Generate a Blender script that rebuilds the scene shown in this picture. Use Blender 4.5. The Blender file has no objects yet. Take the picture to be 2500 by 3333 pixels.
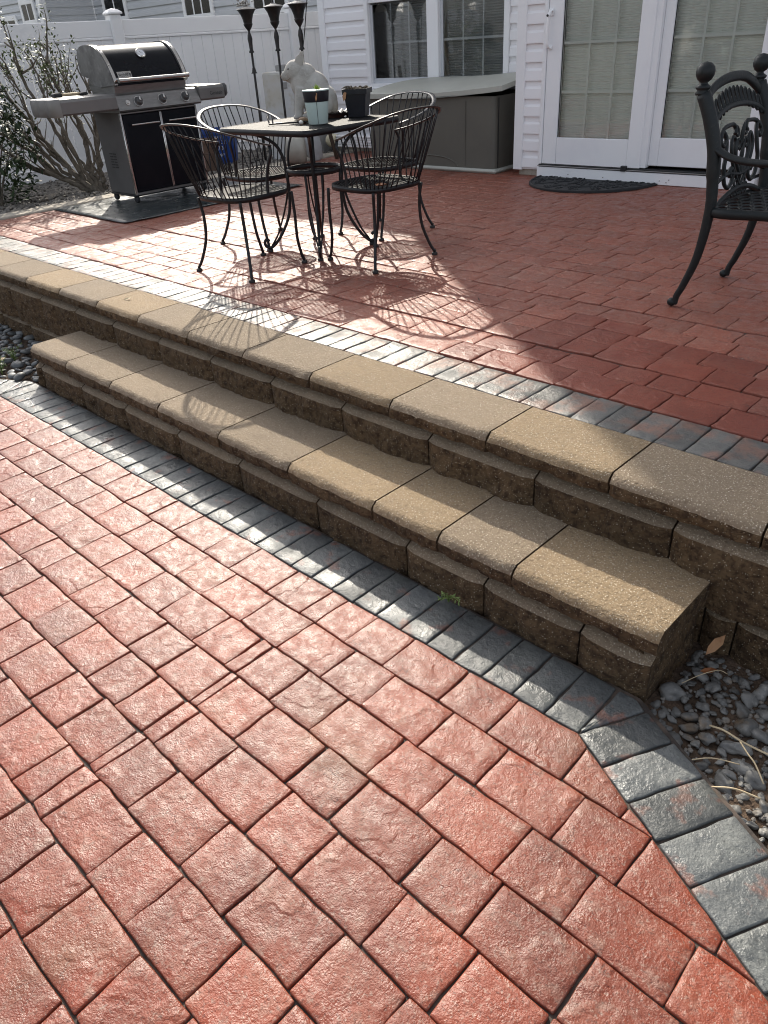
import bpy, bmesh, math, random
import numpy as np
from mathutils import Vector, Matrix, noise
R = math.radians
random.seed(7)
sc = bpy.context.scene
C = sc.collection

# ------------------------------------------------------------------ camera
def cam_axes(pitch, roll, yaw):
    f = np.array([math.sin(yaw)*math.cos(pitch), math.cos(yaw)*math.cos(pitch), -math.sin(pitch)])
    r = np.array([math.cos(yaw), -math.sin(yaw), 0.]); u = np.cross(r, f)
    c, s = math.cos(roll), math.sin(roll)
    return c*r+s*u, -s*r+c*u, f
_r, _u, _f = cam_axes(R(32.181), R(-3.916), R(-45.893))
cam = bpy.data.objects.new('camera', bpy.data.cameras.new('camera')); C.objects.link(cam)
cam.matrix_world = Matrix(((_r[0], _u[0], -_f[0], 0), (_r[1], _u[1], -_f[1], 0), (_r[2], _u[2], -_f[2], 1.5), (0, 0, 0, 1)))
cam.data.sensor_fit = 'VERTICAL'; cam.data.sensor_height = 24.0; cam.data.sensor_width = 18.0
cam.data.lens = 24.0*2444.9/3333.0
cam.data.clip_start = 0.02; cam.data.clip_end = 500
sc.camera = cam
sc.cycles.filter_width = 1.05

# ------------------------------------------------------------------ light
SUN_EL, SUN_TO = R(35.2), Vector((-0.8035, 0.5953))          # horizontal direction towards the sun
w = bpy.data.worlds.new('World'); sc.world = w; w.use_nodes = True
nt = w.node_tree; bg = nt.nodes['Background']
sky = nt.nodes.new('ShaderNodeTexSky'); sky.sky_type = 'NISHITA'; sky.sun_disc = False
sky.sun_elevation = SUN_EL; sky.sun_rotation = math.atan2(SUN_TO.x, SUN_TO.y)
sky.air_density = 0.75; sky.dust_density = 3.5; sky.ozone_density = 0.6
wb = nt.nodes.new('ShaderNodeHueSaturation'); wb.inputs['Saturation'].default_value = 0.38      # white balance: sky colour toned down for neutral shade
nt.links.new(sky.outputs[0], wb.inputs['Color']); nt.links.new(wb.outputs[0], bg.inputs[0]); bg.inputs[1].default_value = 0.15
sun = bpy.data.objects.new('sun', bpy.data.lights.new('sun', 'SUN')); C.objects.link(sun)
sun.data.energy = 2.8; sun.data.angle = R(0.55); sun.data.color = (1.0, 0.92, 0.79)
sd = Vector((-SUN_TO.x*math.cos(SUN_EL), -SUN_TO.y*math.cos(SUN_EL), -math.sin(SUN_EL)))
sun.rotation_euler = sd.to_track_quat('-Z', 'Y').to_euler()
vs = sc.view_settings; vs.view_transform = 'Standard'; vs.look = 'None'; vs.exposure = 1.05; vs.gamma = 1.0; vs.use_curve_mapping = False

# ------------------------------------------------------------------ materials
MATS = {}
def mat(name, base, rough=0.6, layers=(), bumps=(), metal=0.0, spec=0.5, rand=0.0, rough_var=None, coat=0.0, coat_r=0.2, trans=0.0, obj=False, stretch=None):
    """procedural Principled material. layers: (kind, scale, lo, hi, colour[, detail]); bumps: (kind, scale, strength, distance)"""
    m = bpy.data.materials.new(name); m.use_nodes = True; n = m.node_tree.nodes; L = m.node_tree.links
    b = n['Principled BSDF']
    geo = n.new('ShaderNodeTexCoord'); co = geo.outputs['Object']
    if not obj:
        g = n.new('ShaderNodeNewGeometry'); co = g.outputs['Position']
    if stretch:
        mp = n.new('ShaderNodeMapping'); mp.inputs['Scale'].default_value = stretch; L.new(co, mp.inputs[0]); co = mp.outputs[0]
    def tex(kind, scale, detail=4.0):
        if kind.startswith('v'):
            t = n.new('ShaderNodeTexVoronoi'); t.inputs['Scale'].default_value = scale
            if kind == 've': t.feature = 'DISTANCE_TO_EDGE'
            L.new(co, t.inputs['Vector']); return t.outputs['Distance']
        if kind == 'w':
            t = n.new('ShaderNodeTexWave'); t.inputs['Scale'].default_value = scale; t.bands_direction = 'Z'
            L.new(co, t.inputs['Vector']); return t.outputs['Fac']
        if kind == 'c':      # broken hairline cracks: warped cell edges, masked
            w1 = n.new('ShaderNodeTexNoise'); w1.inputs['Scale'].default_value = scale*1.6; w1.inputs['Detail'].default_value = 5; L.new(co, w1.inputs['Vector'])
            va = n.new('ShaderNodeVectorMath'); va.operation = 'SCALE'; va.inputs['Scale'].default_value = 0.9/scale; L.new(w1.outputs['Color'], va.inputs[0])
            vb = n.new('ShaderNodeVectorMath'); L.new(co, vb.inputs[0]); L.new(va.outputs[0], vb.inputs[1])
            t = n.new('ShaderNodeTexVoronoi'); t.inputs['Scale'].default_value = scale; t.feature = 'DISTANCE_TO_EDGE'; L.new(vb.outputs[0], t.inputs['Vector'])
            w2 = n.new('ShaderNodeTexNoise'); w2.inputs['Scale'].default_value = scale*.45; L.new(co, w2.inputs['Vector'])
            mk = ramp(w2.outputs['Fac'], .60, .40); ml = n.new('ShaderNodeMath'); ml.operation = 'MULTIPLY_ADD'; L.new(mk, ml.inputs[0]); ml.inputs[1].default_value = .25; L.new(t.outputs['Distance'], ml.inputs[2])
            return ml.outputs[0]
        t = n.new('ShaderNodeTexNoise'); t.inputs['Scale'].default_value = scale; t.inputs['Detail'].default_value = detail
        t.inputs['Roughness'].default_value = 0.6
        L.new(co, t.inputs['Vector']); return t.outputs['Fac']
    def ramp(sock, lo, hi):
        mr = n.new('ShaderNodeMapRange'); mr.inputs['From Min'].default_value = lo; mr.inputs['From Max'].default_value = hi
        L.new(sock, mr.inputs['Value']); return mr.outputs['Result']
    col = None
    rgb = n.new('ShaderNodeRGB'); rgb.outputs[0].default_value = (*base, 1); col = rgb.outputs[0]
    for ly in layers:
        kind, scale, lo, hi, c2 = ly[:5]
        f = ramp(tex(kind, scale, ly[5] if len(ly) > 5 else 4.0), lo, hi)
        if len(ly) > 6:
            mm = n.new('ShaderNodeMath'); mm.operation = 'MULTIPLY'; L.new(f, mm.inputs[0]); mm.inputs[1].default_value = ly[6]; f = mm.outputs[0]
        mx = n.new('ShaderNodeMix'); mx.data_type = 'RGBA'; L.new(f, mx.inputs['Factor'])
        L.new(col, mx.inputs[6]); mx.inputs[7].default_value = (*c2, 1); col = mx.outputs[2]
    if rand:
        oi = n.new('ShaderNodeObjectInfo'); mr = n.new('ShaderNodeMapRange')
        mr.inputs['To Min'].default_value = 1-rand; mr.inputs['To Max'].default_value = 1+rand
        L.new(oi.outputs['Random'], mr.inputs['Value'])
        hs = n.new('ShaderNodeHueSaturation'); L.new(mr.outputs[0], hs.inputs['Value']); L.new(col, hs.inputs['Color']); col = hs.outputs[0]
    L.new(col, b.inputs['Base Color'])
    b.inputs['Roughness'].default_value = rough; b.inputs['Metallic'].default_value = metal
    b.inputs['Specular IOR Level'].default_value = spec
    if coat: b.inputs['Coat Weight'].default_value = coat; b.inputs['Coat Roughness'].default_value = coat_r; b.inputs['Coat IOR'].default_value = 1.5
    if trans: b.inputs['Transmission Weight'].default_value = trans
    if rough_var:
        sc_, lo, hi, r0, r1 = rough_var
        mr = n.new('ShaderNodeMapRange'); mr.inputs['From Min'].default_value = lo; mr.inputs['From Max'].default_value = hi
        mr.inputs['To Min'].default_value = r0; mr.inputs['To Max'].default_value = r1
        L.new(tex('n', sc_), mr.inputs['Value']); L.new(mr.outputs[0], b.inputs['Roughness'])
    prev = None
    for kind, scale, strength, dist in bumps:
        bp = n.new('ShaderNodeBump'); bp.inputs['Strength'].default_value = strength; bp.inputs['Distance'].default_value = dist
        h = tex(kind, scale, 3.0)
        if kind in ('ve', 'c'): h = ramp(h, 0.0, 0.05)
        if kind == 'l': h = ramp(h, 0.545, 0.585)
        L.new(h, bp.inputs['Height'])
        if prev: L.new(prev, bp.inputs['Normal'])
        prev = bp.outputs[0]
    if prev: L.new(prev, b.inputs['Normal'])
    MATS[name] = m
    return m

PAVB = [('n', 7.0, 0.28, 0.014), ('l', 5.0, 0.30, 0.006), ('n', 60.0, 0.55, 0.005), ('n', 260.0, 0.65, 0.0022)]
GRIT_GLINT = [('n', 150.0, 0.56, 0.66, (0.070, 0.022, 0.014), 2, .55), ('n', 110.0, 0.58, 0.68, (0.33, 0.24, 0.19), 2, .45)]  # dark grain, then pale specks that paint sun glints into the colour
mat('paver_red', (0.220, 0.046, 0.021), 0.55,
    layers=[('n', 3.5, 0.40, 0.62, (0.155, 0.035, 0.018)), ('n', 10.0, 0.50, 0.72, (0.235, 0.078, 0.047), 4, .8), ('n', 22.0, 0.54, 0.70, (0.27, 0.175, 0.135), 5, .55), ('n', 2.2, 0.58, 0.72, (0.150, 0.062, 0.030), 3, .7), ('c', 20.0, 0.020, 0.004, (0.035, 0.013, 0.009), 2, .6)]+GRIT_GLINT,
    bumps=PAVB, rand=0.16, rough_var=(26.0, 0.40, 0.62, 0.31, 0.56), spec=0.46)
mat('paver_red_far', (0.285, 0.088, 0.054), 0.55,  # dry paler concrete, with some sky sheen put into the colour
    layers=[('n', 2.0, 0.40, 0.64, (0.235, 0.066, 0.040)), ('n', 8.0, 0.48, 0.72, (0.29, 0.125, 0.088), 4, .75), ('n', 22.0, 0.56, 0.74, (0.29, 0.20, 0.155), 5, .5), ('n', 1.2, 0.62, 0.68, (0.155, 0.042, 0.025), 2, .75), ('c', 13.0, 0.020, 0.004, (0.05, 0.02, 0.014), 2, .6)]+GRIT_GLINT,
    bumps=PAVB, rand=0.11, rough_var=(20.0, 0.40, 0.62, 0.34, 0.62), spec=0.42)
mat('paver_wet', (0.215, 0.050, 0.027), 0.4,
    layers=[('n', 2.5, 0.40, 0.64, (0.160, 0.036, 0.020)), ('n', 8.0, 0.50, 0.72, (0.235, 0.078, 0.048), 4, .6), ('c', 13.0, 0.020, 0.004, (0.04, 0.016, 0.012), 2, .6)]+GRIT_GLINT[:1],
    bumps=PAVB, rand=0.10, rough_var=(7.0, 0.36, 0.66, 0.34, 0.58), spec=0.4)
BORB = [('n', 9.0, 0.30, 0.012), ('n', 50.0, 0.6, 0.006), ('n', 240.0, 0.6, 0.002)]
mat('border_grey', (0.082, 0.088, 0.088), 0.45,
    layers=[('n', 7.0, 0.46, 0.66, (0.125, 0.132, 0.126), 3), ('n', 11.0, 0.58, 0.66, (0.20, 0.080, 0.052), 4, .6), ('n', 30.0, 0.50, 0.70, (0.046, 0.052, 0.055), 4, .7), ('n', 140.0, 0.56, 0.67, (0.03, 0.032, 0.034), 2, .55)],
    bumps=BORB, rand=0.28, rough_var=(8.0, 0.36, 0.64, 0.26, 0.62))
mat('border_worn', (0.105, 0.105, 0.098), 0.5,
    layers=[('n', 7.0, 0.46, 0.66, (0.15, 0.145, 0.132), 3), ('n', 9.0, 0.47, 0.60, (0.205, 0.105, 0.072), 4, .75), ('n', 30.0, 0.52, 0.70, (0.06, 0.062, 0.062), 4, .7), ('n', 140.0, 0.56, 0.67, (0.04, 0.04, 0.04), 2, .55)],
    bumps=BORB, rand=0.22, rough_var=(8.0, 0.36, 0.64, 0.32, 0.64))
mat('joint_dark', (0.030, 0.022, 0.018), 0.8, layers=[('n', 9, .48, .62, (0.085, 0.062, 0.048)), ('n', 60, .5, .7, (0.05, 0.04, 0.03))], bumps=[('n', 80, .4, .004)])
CAPL = [('n', 90.0, 0.52, 0.72, (0.105, 0.070, 0.040), 3, .75), ('n', 26.0, .52, .75, (0.165, 0.122, 0.078), 4, .5), ('v', 165.0, 0.33, 0.20, (0.37, 0.30, 0.205), 2, .8), ('v', 105.0, 0.22, 0.13, (0.55, 0.49, 0.39), 2, .8)]
CAPB = [('n', 8.0, .3, .015), ('n', 100.0, 0.9, 0.006)]
mat('cap_tan', (0.238, 0.170, 0.096), 0.88, layers=[('n', 3.0, 0.35, 0.7, (0.205, 0.145, 0.085), 3, .8)]+CAPL, bumps=CAPB, rand=0.10)
mat('cap_grey', (0.208, 0.157, 0.103), 0.88, layers=[('n', 3.0, 0.35, 0.7, (0.178, 0.136, 0.094), 3, .8)]+CAPL, bumps=CAPB, rand=0.10)
mat('block_split', (0.115, 0.072, 0.037), 0.95,
    layers=[('n', 5.0, 0.35, 0.7, (0.085, 0.057, 0.031), 3), ('n', 38.0, 0.44, 0.64, (0.036, 0.020, 0.010), 4, .9), ('v', 120.0, 0.20, 0.11, (0.42, 0.35, 0.25), 2, .75), ('v', 60.0, 0.12, 0.07, (0.52, 0.46, 0.37), 2, .85)],
    bumps=[('n', 30.0, 1.0, 0.026), ('n', 110.0, 0.9, 0.008)], rand=0.14, spec=0.3)
mat('concrete', (0.42, 0.38, 0.32), 0.85, layers=[('n', 8, .4, .7, (0.33, 0.29, 0.23)), ('n', 60, .5, .75, (0.25, 0.22, 0.18))], bumps=[('n', 60, .4, .005)])
mat('soil', (0.085, 0.055, 0.035), 0.95, layers=[('n', 18, .4, .7, (0.13, 0.085, 0.055)), ('n', 70, .5, .7, (0.045, 0.03, 0.02))], bumps=[('n', 25, .8, .03), ('n', 120, .6, .008)])
mat('ground', (0.10, 0.09, 0.065), 0.95, layers=[('n', 3, .4, .7, (0.07, 0.085, 0.04))], bumps=[('n', 30, .5, .02)])
mat('pebble', (0.165, 0.160, 0.148), 0.55, layers=[('n', 25, .42, .66, (0.095, 0.096, 0.094)), ('n', 9, .58, .7, (0.16, 0.112, 0.068)), ('n', 90, .55, .75, (0.30, 0.29, 0.26), 4, .6)], bumps=[('n', 60, .35, .006)], rand=0.42)
mat('pebble_dark', (0.10, 0.108, 0.11), 0.5, layers=[('n', 12, .45, .68, (0.17, 0.17, 0.165)), ('n', 40, .55, .7, (0.06, 0.06, 0.06))], bumps=[('n', 60, .35, .006)], rand=0.35)
mat('gravel', (0.20, 0.185, 0.165), 0.8, layers=[('n', 14, .4, .66, (0.10, 0.09, 0.08)), ('n', 5, .5, .7, (0.28, 0.25, 0.21))], bumps=[('n', 60, .5, .01)])
mat('vinyl', (0.86, 0.86, 0.86), 0.45, layers=[('n', 1.2, .4, .75, (0.82, 0.82, 0.82))], bumps=[('n', 160, .05, .002)])
mat('siding', (0.86, 0.85, 0.86), 0.5, layers=[('n', 1.5, .4, .75, (0.82, 0.81, 0.82))], bumps=[('n', 90, .06, .003)], rand=0.02)
mat('siding_grey', (0.55, 0.565, 0.585), 0.55, layers=[('n', 1.5, .4, .75, (0.49, 0.505, 0.53))], bumps=[('n', 90, .06, .003)], rand=0.02)
mat('trim_white', (0.86, 0.86, 0.865), 0.4, layers=[('n', 2.5, .5, .8, (0.76, 0.765, 0.78))])
mat('door_white', (0.85, 0.855, 0.865), 0.35, layers=[('n', 2.0, .5, .8, (0.75, 0.755, 0.785))])
mat('roof', (0.09, 0.085, 0.085), 0.9, layers=[('n', 30, .4, .7, (0.14, 0.13, 0.13))], bumps=[('n', 60, .5, .01)])
mat('blind', (0.82, 0.83, 0.78), 0.8, layers=[('n', 2.0, .4, .7, (0.78, 0.79, 0.74))], bumps=[('n', 50, .1, .004)])
mat('grille', (0.86, 0.88, 0.84), 0.5, layers=[('n', 4, .4, .7, (0.83, 0.85, 0.81))])
mat('grille_grey', (0.58, 0.60, 0.63), 0.5, layers=[('n', 4, .4, .7, (0.54, 0.56, 0.59))])
mat('blind_dark', (0.30, 0.31, 0.31), 0.8, layers=[('n', 2.0, .4, .7, (0.26, 0.27, 0.27))])
mat('black_iron', (0.006, 0.006, 0.008), 0.42, layers=[('n', 30, .55, .75, (0.016, 0.015, 0.015))], bumps=[('n', 90, .25, .002)], spec=0.4)
mat('iron_mesh', (0.007, 0.007, 0.008), 0.62, layers=[('n', 30, .55, .75, (0.016, 0.015, 0.015))], spec=0.22)
mat('rail_worn', (0.020, 0.020, 0.022), 0.34, layers=[('n', 25, .5, .75, (0.06, 0.06, 0.06))], bumps=[('n', 70, .2, .002)], spec=0.6)
mat('cast_alu', (0.009, 0.012, 0.013), 0.5, layers=[('n', 40, .58, .75, (0.03, 0.03, 0.028)), ('n', 6, .55, .75, (0.015, 0.018, 0.018))], bumps=[('n', 80, .35, .003)], spec=0.35)
mat('enamel_black', (0.005, 0.006, 0.009), 0.22, layers=[('n', 6, .5, .8, (0.009, 0.009, 0.012))], spec=0.2)
mat('stainless', (0.30, 0.295, 0.285), 0.38, layers=[('n', 9, .4, .7, (0.23, 0.225, 0.22)), ('n', 40, .55, .75, (0.24, 0.235, 0.23), 4, .6)], metal=0.9, stretch=(1, 1, 6), rough_var=(12, .35, .7, .28, .48))
mat('chrome', (0.60, 0.585, 0.56), 0.18, layers=[('n', 30, .55, .8, (0.40, 0.38, 0.35))], metal=1.0)
mat('alu_cast', (0.19, 0.187, 0.18), 0.5, layers=[('n', 7, .42, .7, (0.10, 0.098, 0.095)), ('n', 18, .5, .75, (0.26, 0.255, 0.25))], metal=0.6, bumps=[('n', 60, .2, .003)])
mat('cart_grey', (0.10, 0.10, 0.10), 0.5, layers=[('n', 6, .45, .7, (0.08, 0.08, 0.08))], metal=0.3)
mat('shelf_grey', (0.20, 0.196, 0.188), 0.42, layers=[('n', 5, .45, .7, (0.165, 0.162, 0.157))], metal=0.45)
mat('black_plastic', (0.012, 0.012, 0.013), 0.5, layers=[('n', 20, .5, .8, (0.022, 0.022, 0.022))])
mat('rubber', (0.016, 0.017, 0.019), 0.75, layers=[('n', 20, .5, .8, (0.03, 0.031, 0.033))], bumps=[('n', 90, .3, .003)])
mat('grill_mat', (0.030, 0.038, 0.040), 0.36, layers=[('n', 6, .45, .7, (0.05, 0.058, 0.06))], bumps=[('n', 5, .6, .03), ('n', 16, .3, .01)], rough_var=(5, .35, .65, .22, .42))
mat('box_taupe', (0.110, 0.104, 0.085), 0.55, layers=[('n', 4, .4, .7, (0.098, 0.093, 0.077))], bumps=[('n', 250, .12, .001)])
mat('box_lid', (0.42, 0.425, 0.375), 0.5, layers=[('n', 3, .4, .7, (0.37, 0.375, 0.33))], bumps=[('n', 200, .08, .001)])
mat('pig_stone', (0.44, 0.425, 0.39), 0.85, layers=[('n', 14, .42, .66, (0.30, 0.285, 0.255)), ('n', 55, .5, .7, (0.52, 0.50, 0.46), 4, .6)], bumps=[('n', 90, .35, .004)], obj=True)
mat('eye_black', (0.01, 0.01, 0.01), 0.2, layers=[('n', 9, .5, .8, (0.015, 0.012, 0.01))])
mat('pot_mint', (0.48, 0.60, 0.57), 0.4, layers=[('n', 8, .5, .75, (0.42, 0.53, 0.50))])
mat('pot_black', (0.010, 0.012, 0.018), 0.35, layers=[('n', 8, .5, .75, (0.02, 0.022, 0.028))])
mat('potting_soil', (0.06, 0.045, 0.032), 0.95, layers=[('n', 60, .45, .65, (0.16, 0.13, 0.09))], bumps=[('n', 60, .8, .01)])
mat('dead_leaf', (0.40, 0.22, 0.11), 0.7, layers=[('n', 30, .45, .7, (0.24, 0.11, 0.05))])
mat('brown_leaf', (0.30, 0.11, 0.035), 0.6, layers=[('n', 30, .45, .7, (0.20, 0.07, 0.025))])
mat('succulent', (0.24, 0.34, 0.05), 0.5, layers=[('n', 40, .45, .7, (0.34, 0.40, 0.08))])
mat('leaf_dark', (0.024, 0.042, 0.019), 0.5, layers=[('n', 9, .42, .66, (0.045, 0.072, 0.028))], spec=0.22)
mat('leaf_mid', (0.085, 0.115, 0.040), 0.5, layers=[('n', 9, .42, .66, (0.12, 0.15, 0.055))], spec=0.3)
mat('bark', (0.165, 0.140, 0.110), 0.85, layers=[('n', 18, .42, .68, (0.065, 0.054, 0.043)), ('n', 60, .5, .7, (0.17, 0.15, 0.12))], bumps=[('n', 50, .6, .008)])
mat('weed', (0.10, 0.16, 0.035), 0.6, layers=[('n', 30, .45, .7, (0.15, 0.20, 0.05))])
mat('straw', (0.52, 0.42, 0.27), 0.7, layers=[('n', 30, .45, .7, (0.40, 0.31, 0.19))])
mat('bin_blue', (0.012, 0.055, 0.25), 0.45, layers=[('n', 5, .45, .7, (0.016, 0.065, 0.29))])
mat('bin_brown', (0.15, 0.095, 0.07), 0.6, layers=[('n', 8, .45, .7, (0.12, 0.075, 0.055))])
mat('white_ink', (0.75, 0.76, 0.78), 0.6, layers=[('n', 40, .5, .7, (0.62, 0.64, 0.68))])
mat('dark_ink', (0.03, 0.03, 0.03), 0.5, layers=[('n', 40, .5, .7, (0.05, 0.05, 0.05))])
mat('torch_metal', (0.022, 0.019, 0.018), 0.45, layers=[('n', 25, .5, .75, (0.05, 0.038, 0.032))], metal=0.3, bumps=[('n', 60, .3, .003)])
mat('torch_rim', (0.48, 0.46, 0.43), 0.4, layers=[('n', 25, .45, .7, (0.25, 0.23, 0.21))], metal=0.4)
mat('cabinet', (0.62, 0.63, 0.63), 0.55, layers=[('n', 3, .40, .62, (0.52, 0.44, 0.26), 3, .45), ('n', 12, .55, .75, (0.40, 0.37, 0.28), 4, .6)])
mat('algae_green', (0.16, 0.18, 0.10), 0.7, layers=[('n', 8, .45, .7, (0.24, 0.24, 0.18))])
mat('cream', (0.40, 0.385, 0.33), 0.5, layers=[('n', 6, .42, .7, (0.32, 0.305, 0.26))])
mat('pvc_cream', (0.66, 0.60, 0.43), 0.5, layers=[('n', 8, .5, .75, (0.56, 0.50, 0.34))])
mat('tool_grey', (0.50, 0.51, 0.51), 0.5, layers=[('n', 9, .45, .7, (0.38, 0.385, 0.385))])
mat('wood_dark', (0.10, 0.075, 0.055), 0.8, layers=[('n', 12, .45, .7, (0.055, 0.04, 0.03))])
mat('util_grey', (0.30, 0.295, 0.285), 0.6, layers=[('n', 6, .45, .7, (0.25, 0.245, 0.235))])
mat('stone_white', (0.66, 0.64, 0.60), 0.7, layers=[('n', 30, .45, .7, (0.55, 0.53, 0.48))])
mat('stone_brown', (0.22, 0.14, 0.08), 0.7, layers=[('n', 30, .45, .7, (0.14, 0.09, 0.05))])
# window glass: clear pane with a mirror-like film of reflection
gm = bpy.data.materials.new('glass'); gm.use_nodes = True; _n = gm.node_tree.nodes; _L = gm.node_tree.links
_n.remove(_n['Principled BSDF']); _tr = _n.new('ShaderNodeBsdfTransparent'); _gl = _n.new('ShaderNodeBsdfGlossy'); _mx = _n.new('ShaderNodeMixShader'); _fr = _n.new('ShaderNodeFresnel')
_tr.inputs[0].default_value = (0.955, 0.965, 0.955, 1); _gl.inputs['Roughness'].default_value = 0.02; _fr.inputs[0].default_value = 1.5
_tn = _n.new('ShaderNodeTexNoise'); _tn.inputs['Scale'].default_value = 1.3; _bp = _n.new('ShaderNodeBump'); _bp.inputs['Strength'].default_value = 0.012
_L.new(_tn.outputs[0], _bp.inputs['Height']); _L.new(_bp.outputs[0], _gl.inputs['Normal'])
_L.new(_fr.outputs[0], _mx.inputs[0]); _L.new(_tr.outputs[0], _mx.inputs[1]); _L.new(_gl.outputs[0], _mx.inputs[2]); _L.new(_mx.outputs[0], _n['Material Output'].inputs[0])
MATS['glass'] = gm

# ------------------------------------------------------------------ mesh helpers
class MB:
    def __init__(s): s.v = []; s.f = []
    def add(s, V, F):
        o = len(s.v); s.v += [tuple(p) for p in V]; s.f += [tuple(i+o for i in f) for f in F]; return s
    def box(s, x0, x1, y0, y1, z0, z1, b=0.0, T=None):
        lo = (x0, y0, z0); hi = (x1, y1, z1); c = [(a+d)/2 for a, d in zip(lo, hi)]; h = [abs(d-a)/2 for a, d in zip(lo, hi)]
        b = min(b, *(k*0.98 for k in h)) if b else 0
        V = []; idx = {}
        if b <= 0:
            for sx in (-1, 1):
                for sy in (-1, 1):
                    for sz in (-1, 1): V.append((c[0]+sx*h[0], c[1]+sy*h[1], c[2]+sz*h[2]))
            F = [(0, 1, 3, 2), (4, 6, 7, 5), (0, 4, 5, 1), (2, 3, 7, 6), (0, 2, 6, 4), (1, 5, 7, 3)]
        else:
            for sx in (-1, 1):
                for sy in (-1, 1):
                    for sz in (-1, 1):
                        sg = (sx, sy, sz)
                        for a in range(3):
                            idx[(sg, a)] = len(V)
                            V.append(tuple(c[k]+sg[k]*(h[k] if k == a else h[k]-b) for k in range(3)))
            F = []
            for a in range(3):
                o1, o2 = [k for k in range(3) if k != a]
                for s_ in (-1, 1):
                    q = []
                    for p1, p2 in ((-1, -1), (1, -1), (1, 1), (-1, 1)):
                        sg = [0, 0, 0]; sg[a] = s_; sg[o1] = p1; sg[o2] = p2; q.append(idx[(tuple(sg), a)])
                    F.append(tuple(q))
            for a, d in ((0, 1), (0, 2), (1, 2)):
                k = 3-a-d
                for sa in (-1, 1):
                    for sb in (-1, 1):
                        s1 = [0, 0, 0]; s1[a] = sa; s1[d] = sb; s2 = s1[:]; s1[k] = -1; s2[k] = 1; s1 = tuple(s1); s2 = tuple(s2)
                        F.append((idx[(s1, a)], idx[(s2, a)], idx[(s2, d)], idx[(s1, d)]))
            for sx in (-1, 1):
                for sy in (-1, 1):
                    for sz in (-1, 1):
                        sg = (sx, sy, sz); F.append((idx[(sg, 0)], idx[(sg, 1)], idx[(sg, 2)]))
        if T is not None: V = [tuple(T @ Vector(p)) for p in V]
        return s.add(V, F)
    def tube(s, pts, r, seg=8, closed=False, radii=None, flat=None, up=None, cap=True):
        P = [Vector(p) for p in pts]; n = len(P); V = []; F = []
        prevn = None
        for i in range(n):
            a = P[i-1] if (i > 0 or closed) else P[i]; b = P[(i+1) % n] if (i < n-1 or closed) else P[i]
            t = (b-a); t = t.normalized() if t.length > 1e-9 else Vector((0, 0, 1))
            if up is not None: nn = Vector(up)
            elif prevn is None: nn = Vector((0, 0, 1)) if abs(t.z) < 0.9 else Vector((1, 0, 0))
            else: nn = prevn
            nn = nn - t*nn.dot(t)
            if nn.length < 1e-6: nn = t.orthogonal()
            nn.normalize(); prevn = nn; bb = t.cross(nn)
            rr = radii[i] if radii else r
            for k in range(seg):
                an = 2*math.pi*(k+.5)/seg; cu, su = math.cos(an), math.sin(an)
                if flat: V.append(P[i]+nn*(cu*flat[0])*(1.0)+bb*(su*flat[1]))
                else: V.append(P[i]+nn*cu*rr+bb*su*rr)
        for i in range(n if closed else n-1):
            j = (i+1) % n
            for k in range(seg):
                k2 = (k+1) % seg; F.append((i*seg+k, i*seg+k2, j*seg+k2, j*seg+k))
        if cap and not closed:
            F.append(tuple(range(seg-1, -1, -1))); F.append(tuple((n-1)*seg+k for k in range(seg)))
        return s.add(V, F)
    def lathe(s, prof, c=(0, 0, 0), seg=20, T=None, sx=1, sy=1):
        V = []; F = []; n = len(prof)
        for r_, z in prof:
            for k in range(seg):
                a = 2*math.pi*k/seg; V.append((c[0]+r_*math.cos(a)*sx, c[1]+r_*math.sin(a)*sy, c[2]+z))
        for i in range(n-1):
            for k in range(seg):
                k2 = (k+1) % seg; F.append((i*seg+k, i*seg+k2, (i+1)*seg+k2, (i+1)*seg+k))
        if prof[0][0] > 1e-6: F.append(tuple(range(seg-1, -1, -1)))
        if prof[-1][0] > 1e-6: F.append(tuple((n-1)*seg+k for k in range(seg)))
        if T is not None: V = [tuple(T @ Vector(p)) for p in V]
        return s.add(V, F)
    def prism(s, poly, z0, z1):
        n = len(poly); V = [(x, y, z0) for x, y in poly]+[(x, y, z1) for x, y in poly]
        F = [tuple(range(n-1, -1, -1)), tuple(range(n, 2*n))]+[(i, (i+1) % n, n+(i+1) % n, n+i) for i in range(n)]
        return s.add(V, F)
    def ell(s, c, r, seg=12, rings=8, T=None):
        prof = [(math.sin(math.pi*i/rings), -math.cos(math.pi*i/rings)) for i in range(rings+1)]
        M_ = Matrix.Translation(Vector(c)) @ (T if T is not None else Matrix.Identity(4)) @ Matrix.Diagonal((*r, 1))
        return s.lathe([(max(a, 1e-4), b) for a, b in prof], seg=seg, T=M_)
    def build(s, name, m, parent=None, smooth=False, recalc=True, loc=None):
        me = bpy.data.meshes.new(name); me.from_pydata(s.v, [], s.f)
        if recalc and len(s.f) < 40000:
            bm = bmesh.new(); bm.from_mesh(me); bmesh.ops.recalc_face_normals(bm, faces=bm.faces); bm.to_mesh(me); bm.free()
        me.materials.append(MATS[m])
        if smooth:
            me.polygons.foreach_set('use_smooth', [True]*len(me.polygons))
            if smooth != 'all': me.set_sharp_from_angle(angle=R(38))
        o = bpy.data.objects.new(name, me); C.objects.link(o)
        if parent is not None: o.parent = parent
        if loc is not None: o.location = loc
        return o

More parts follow.
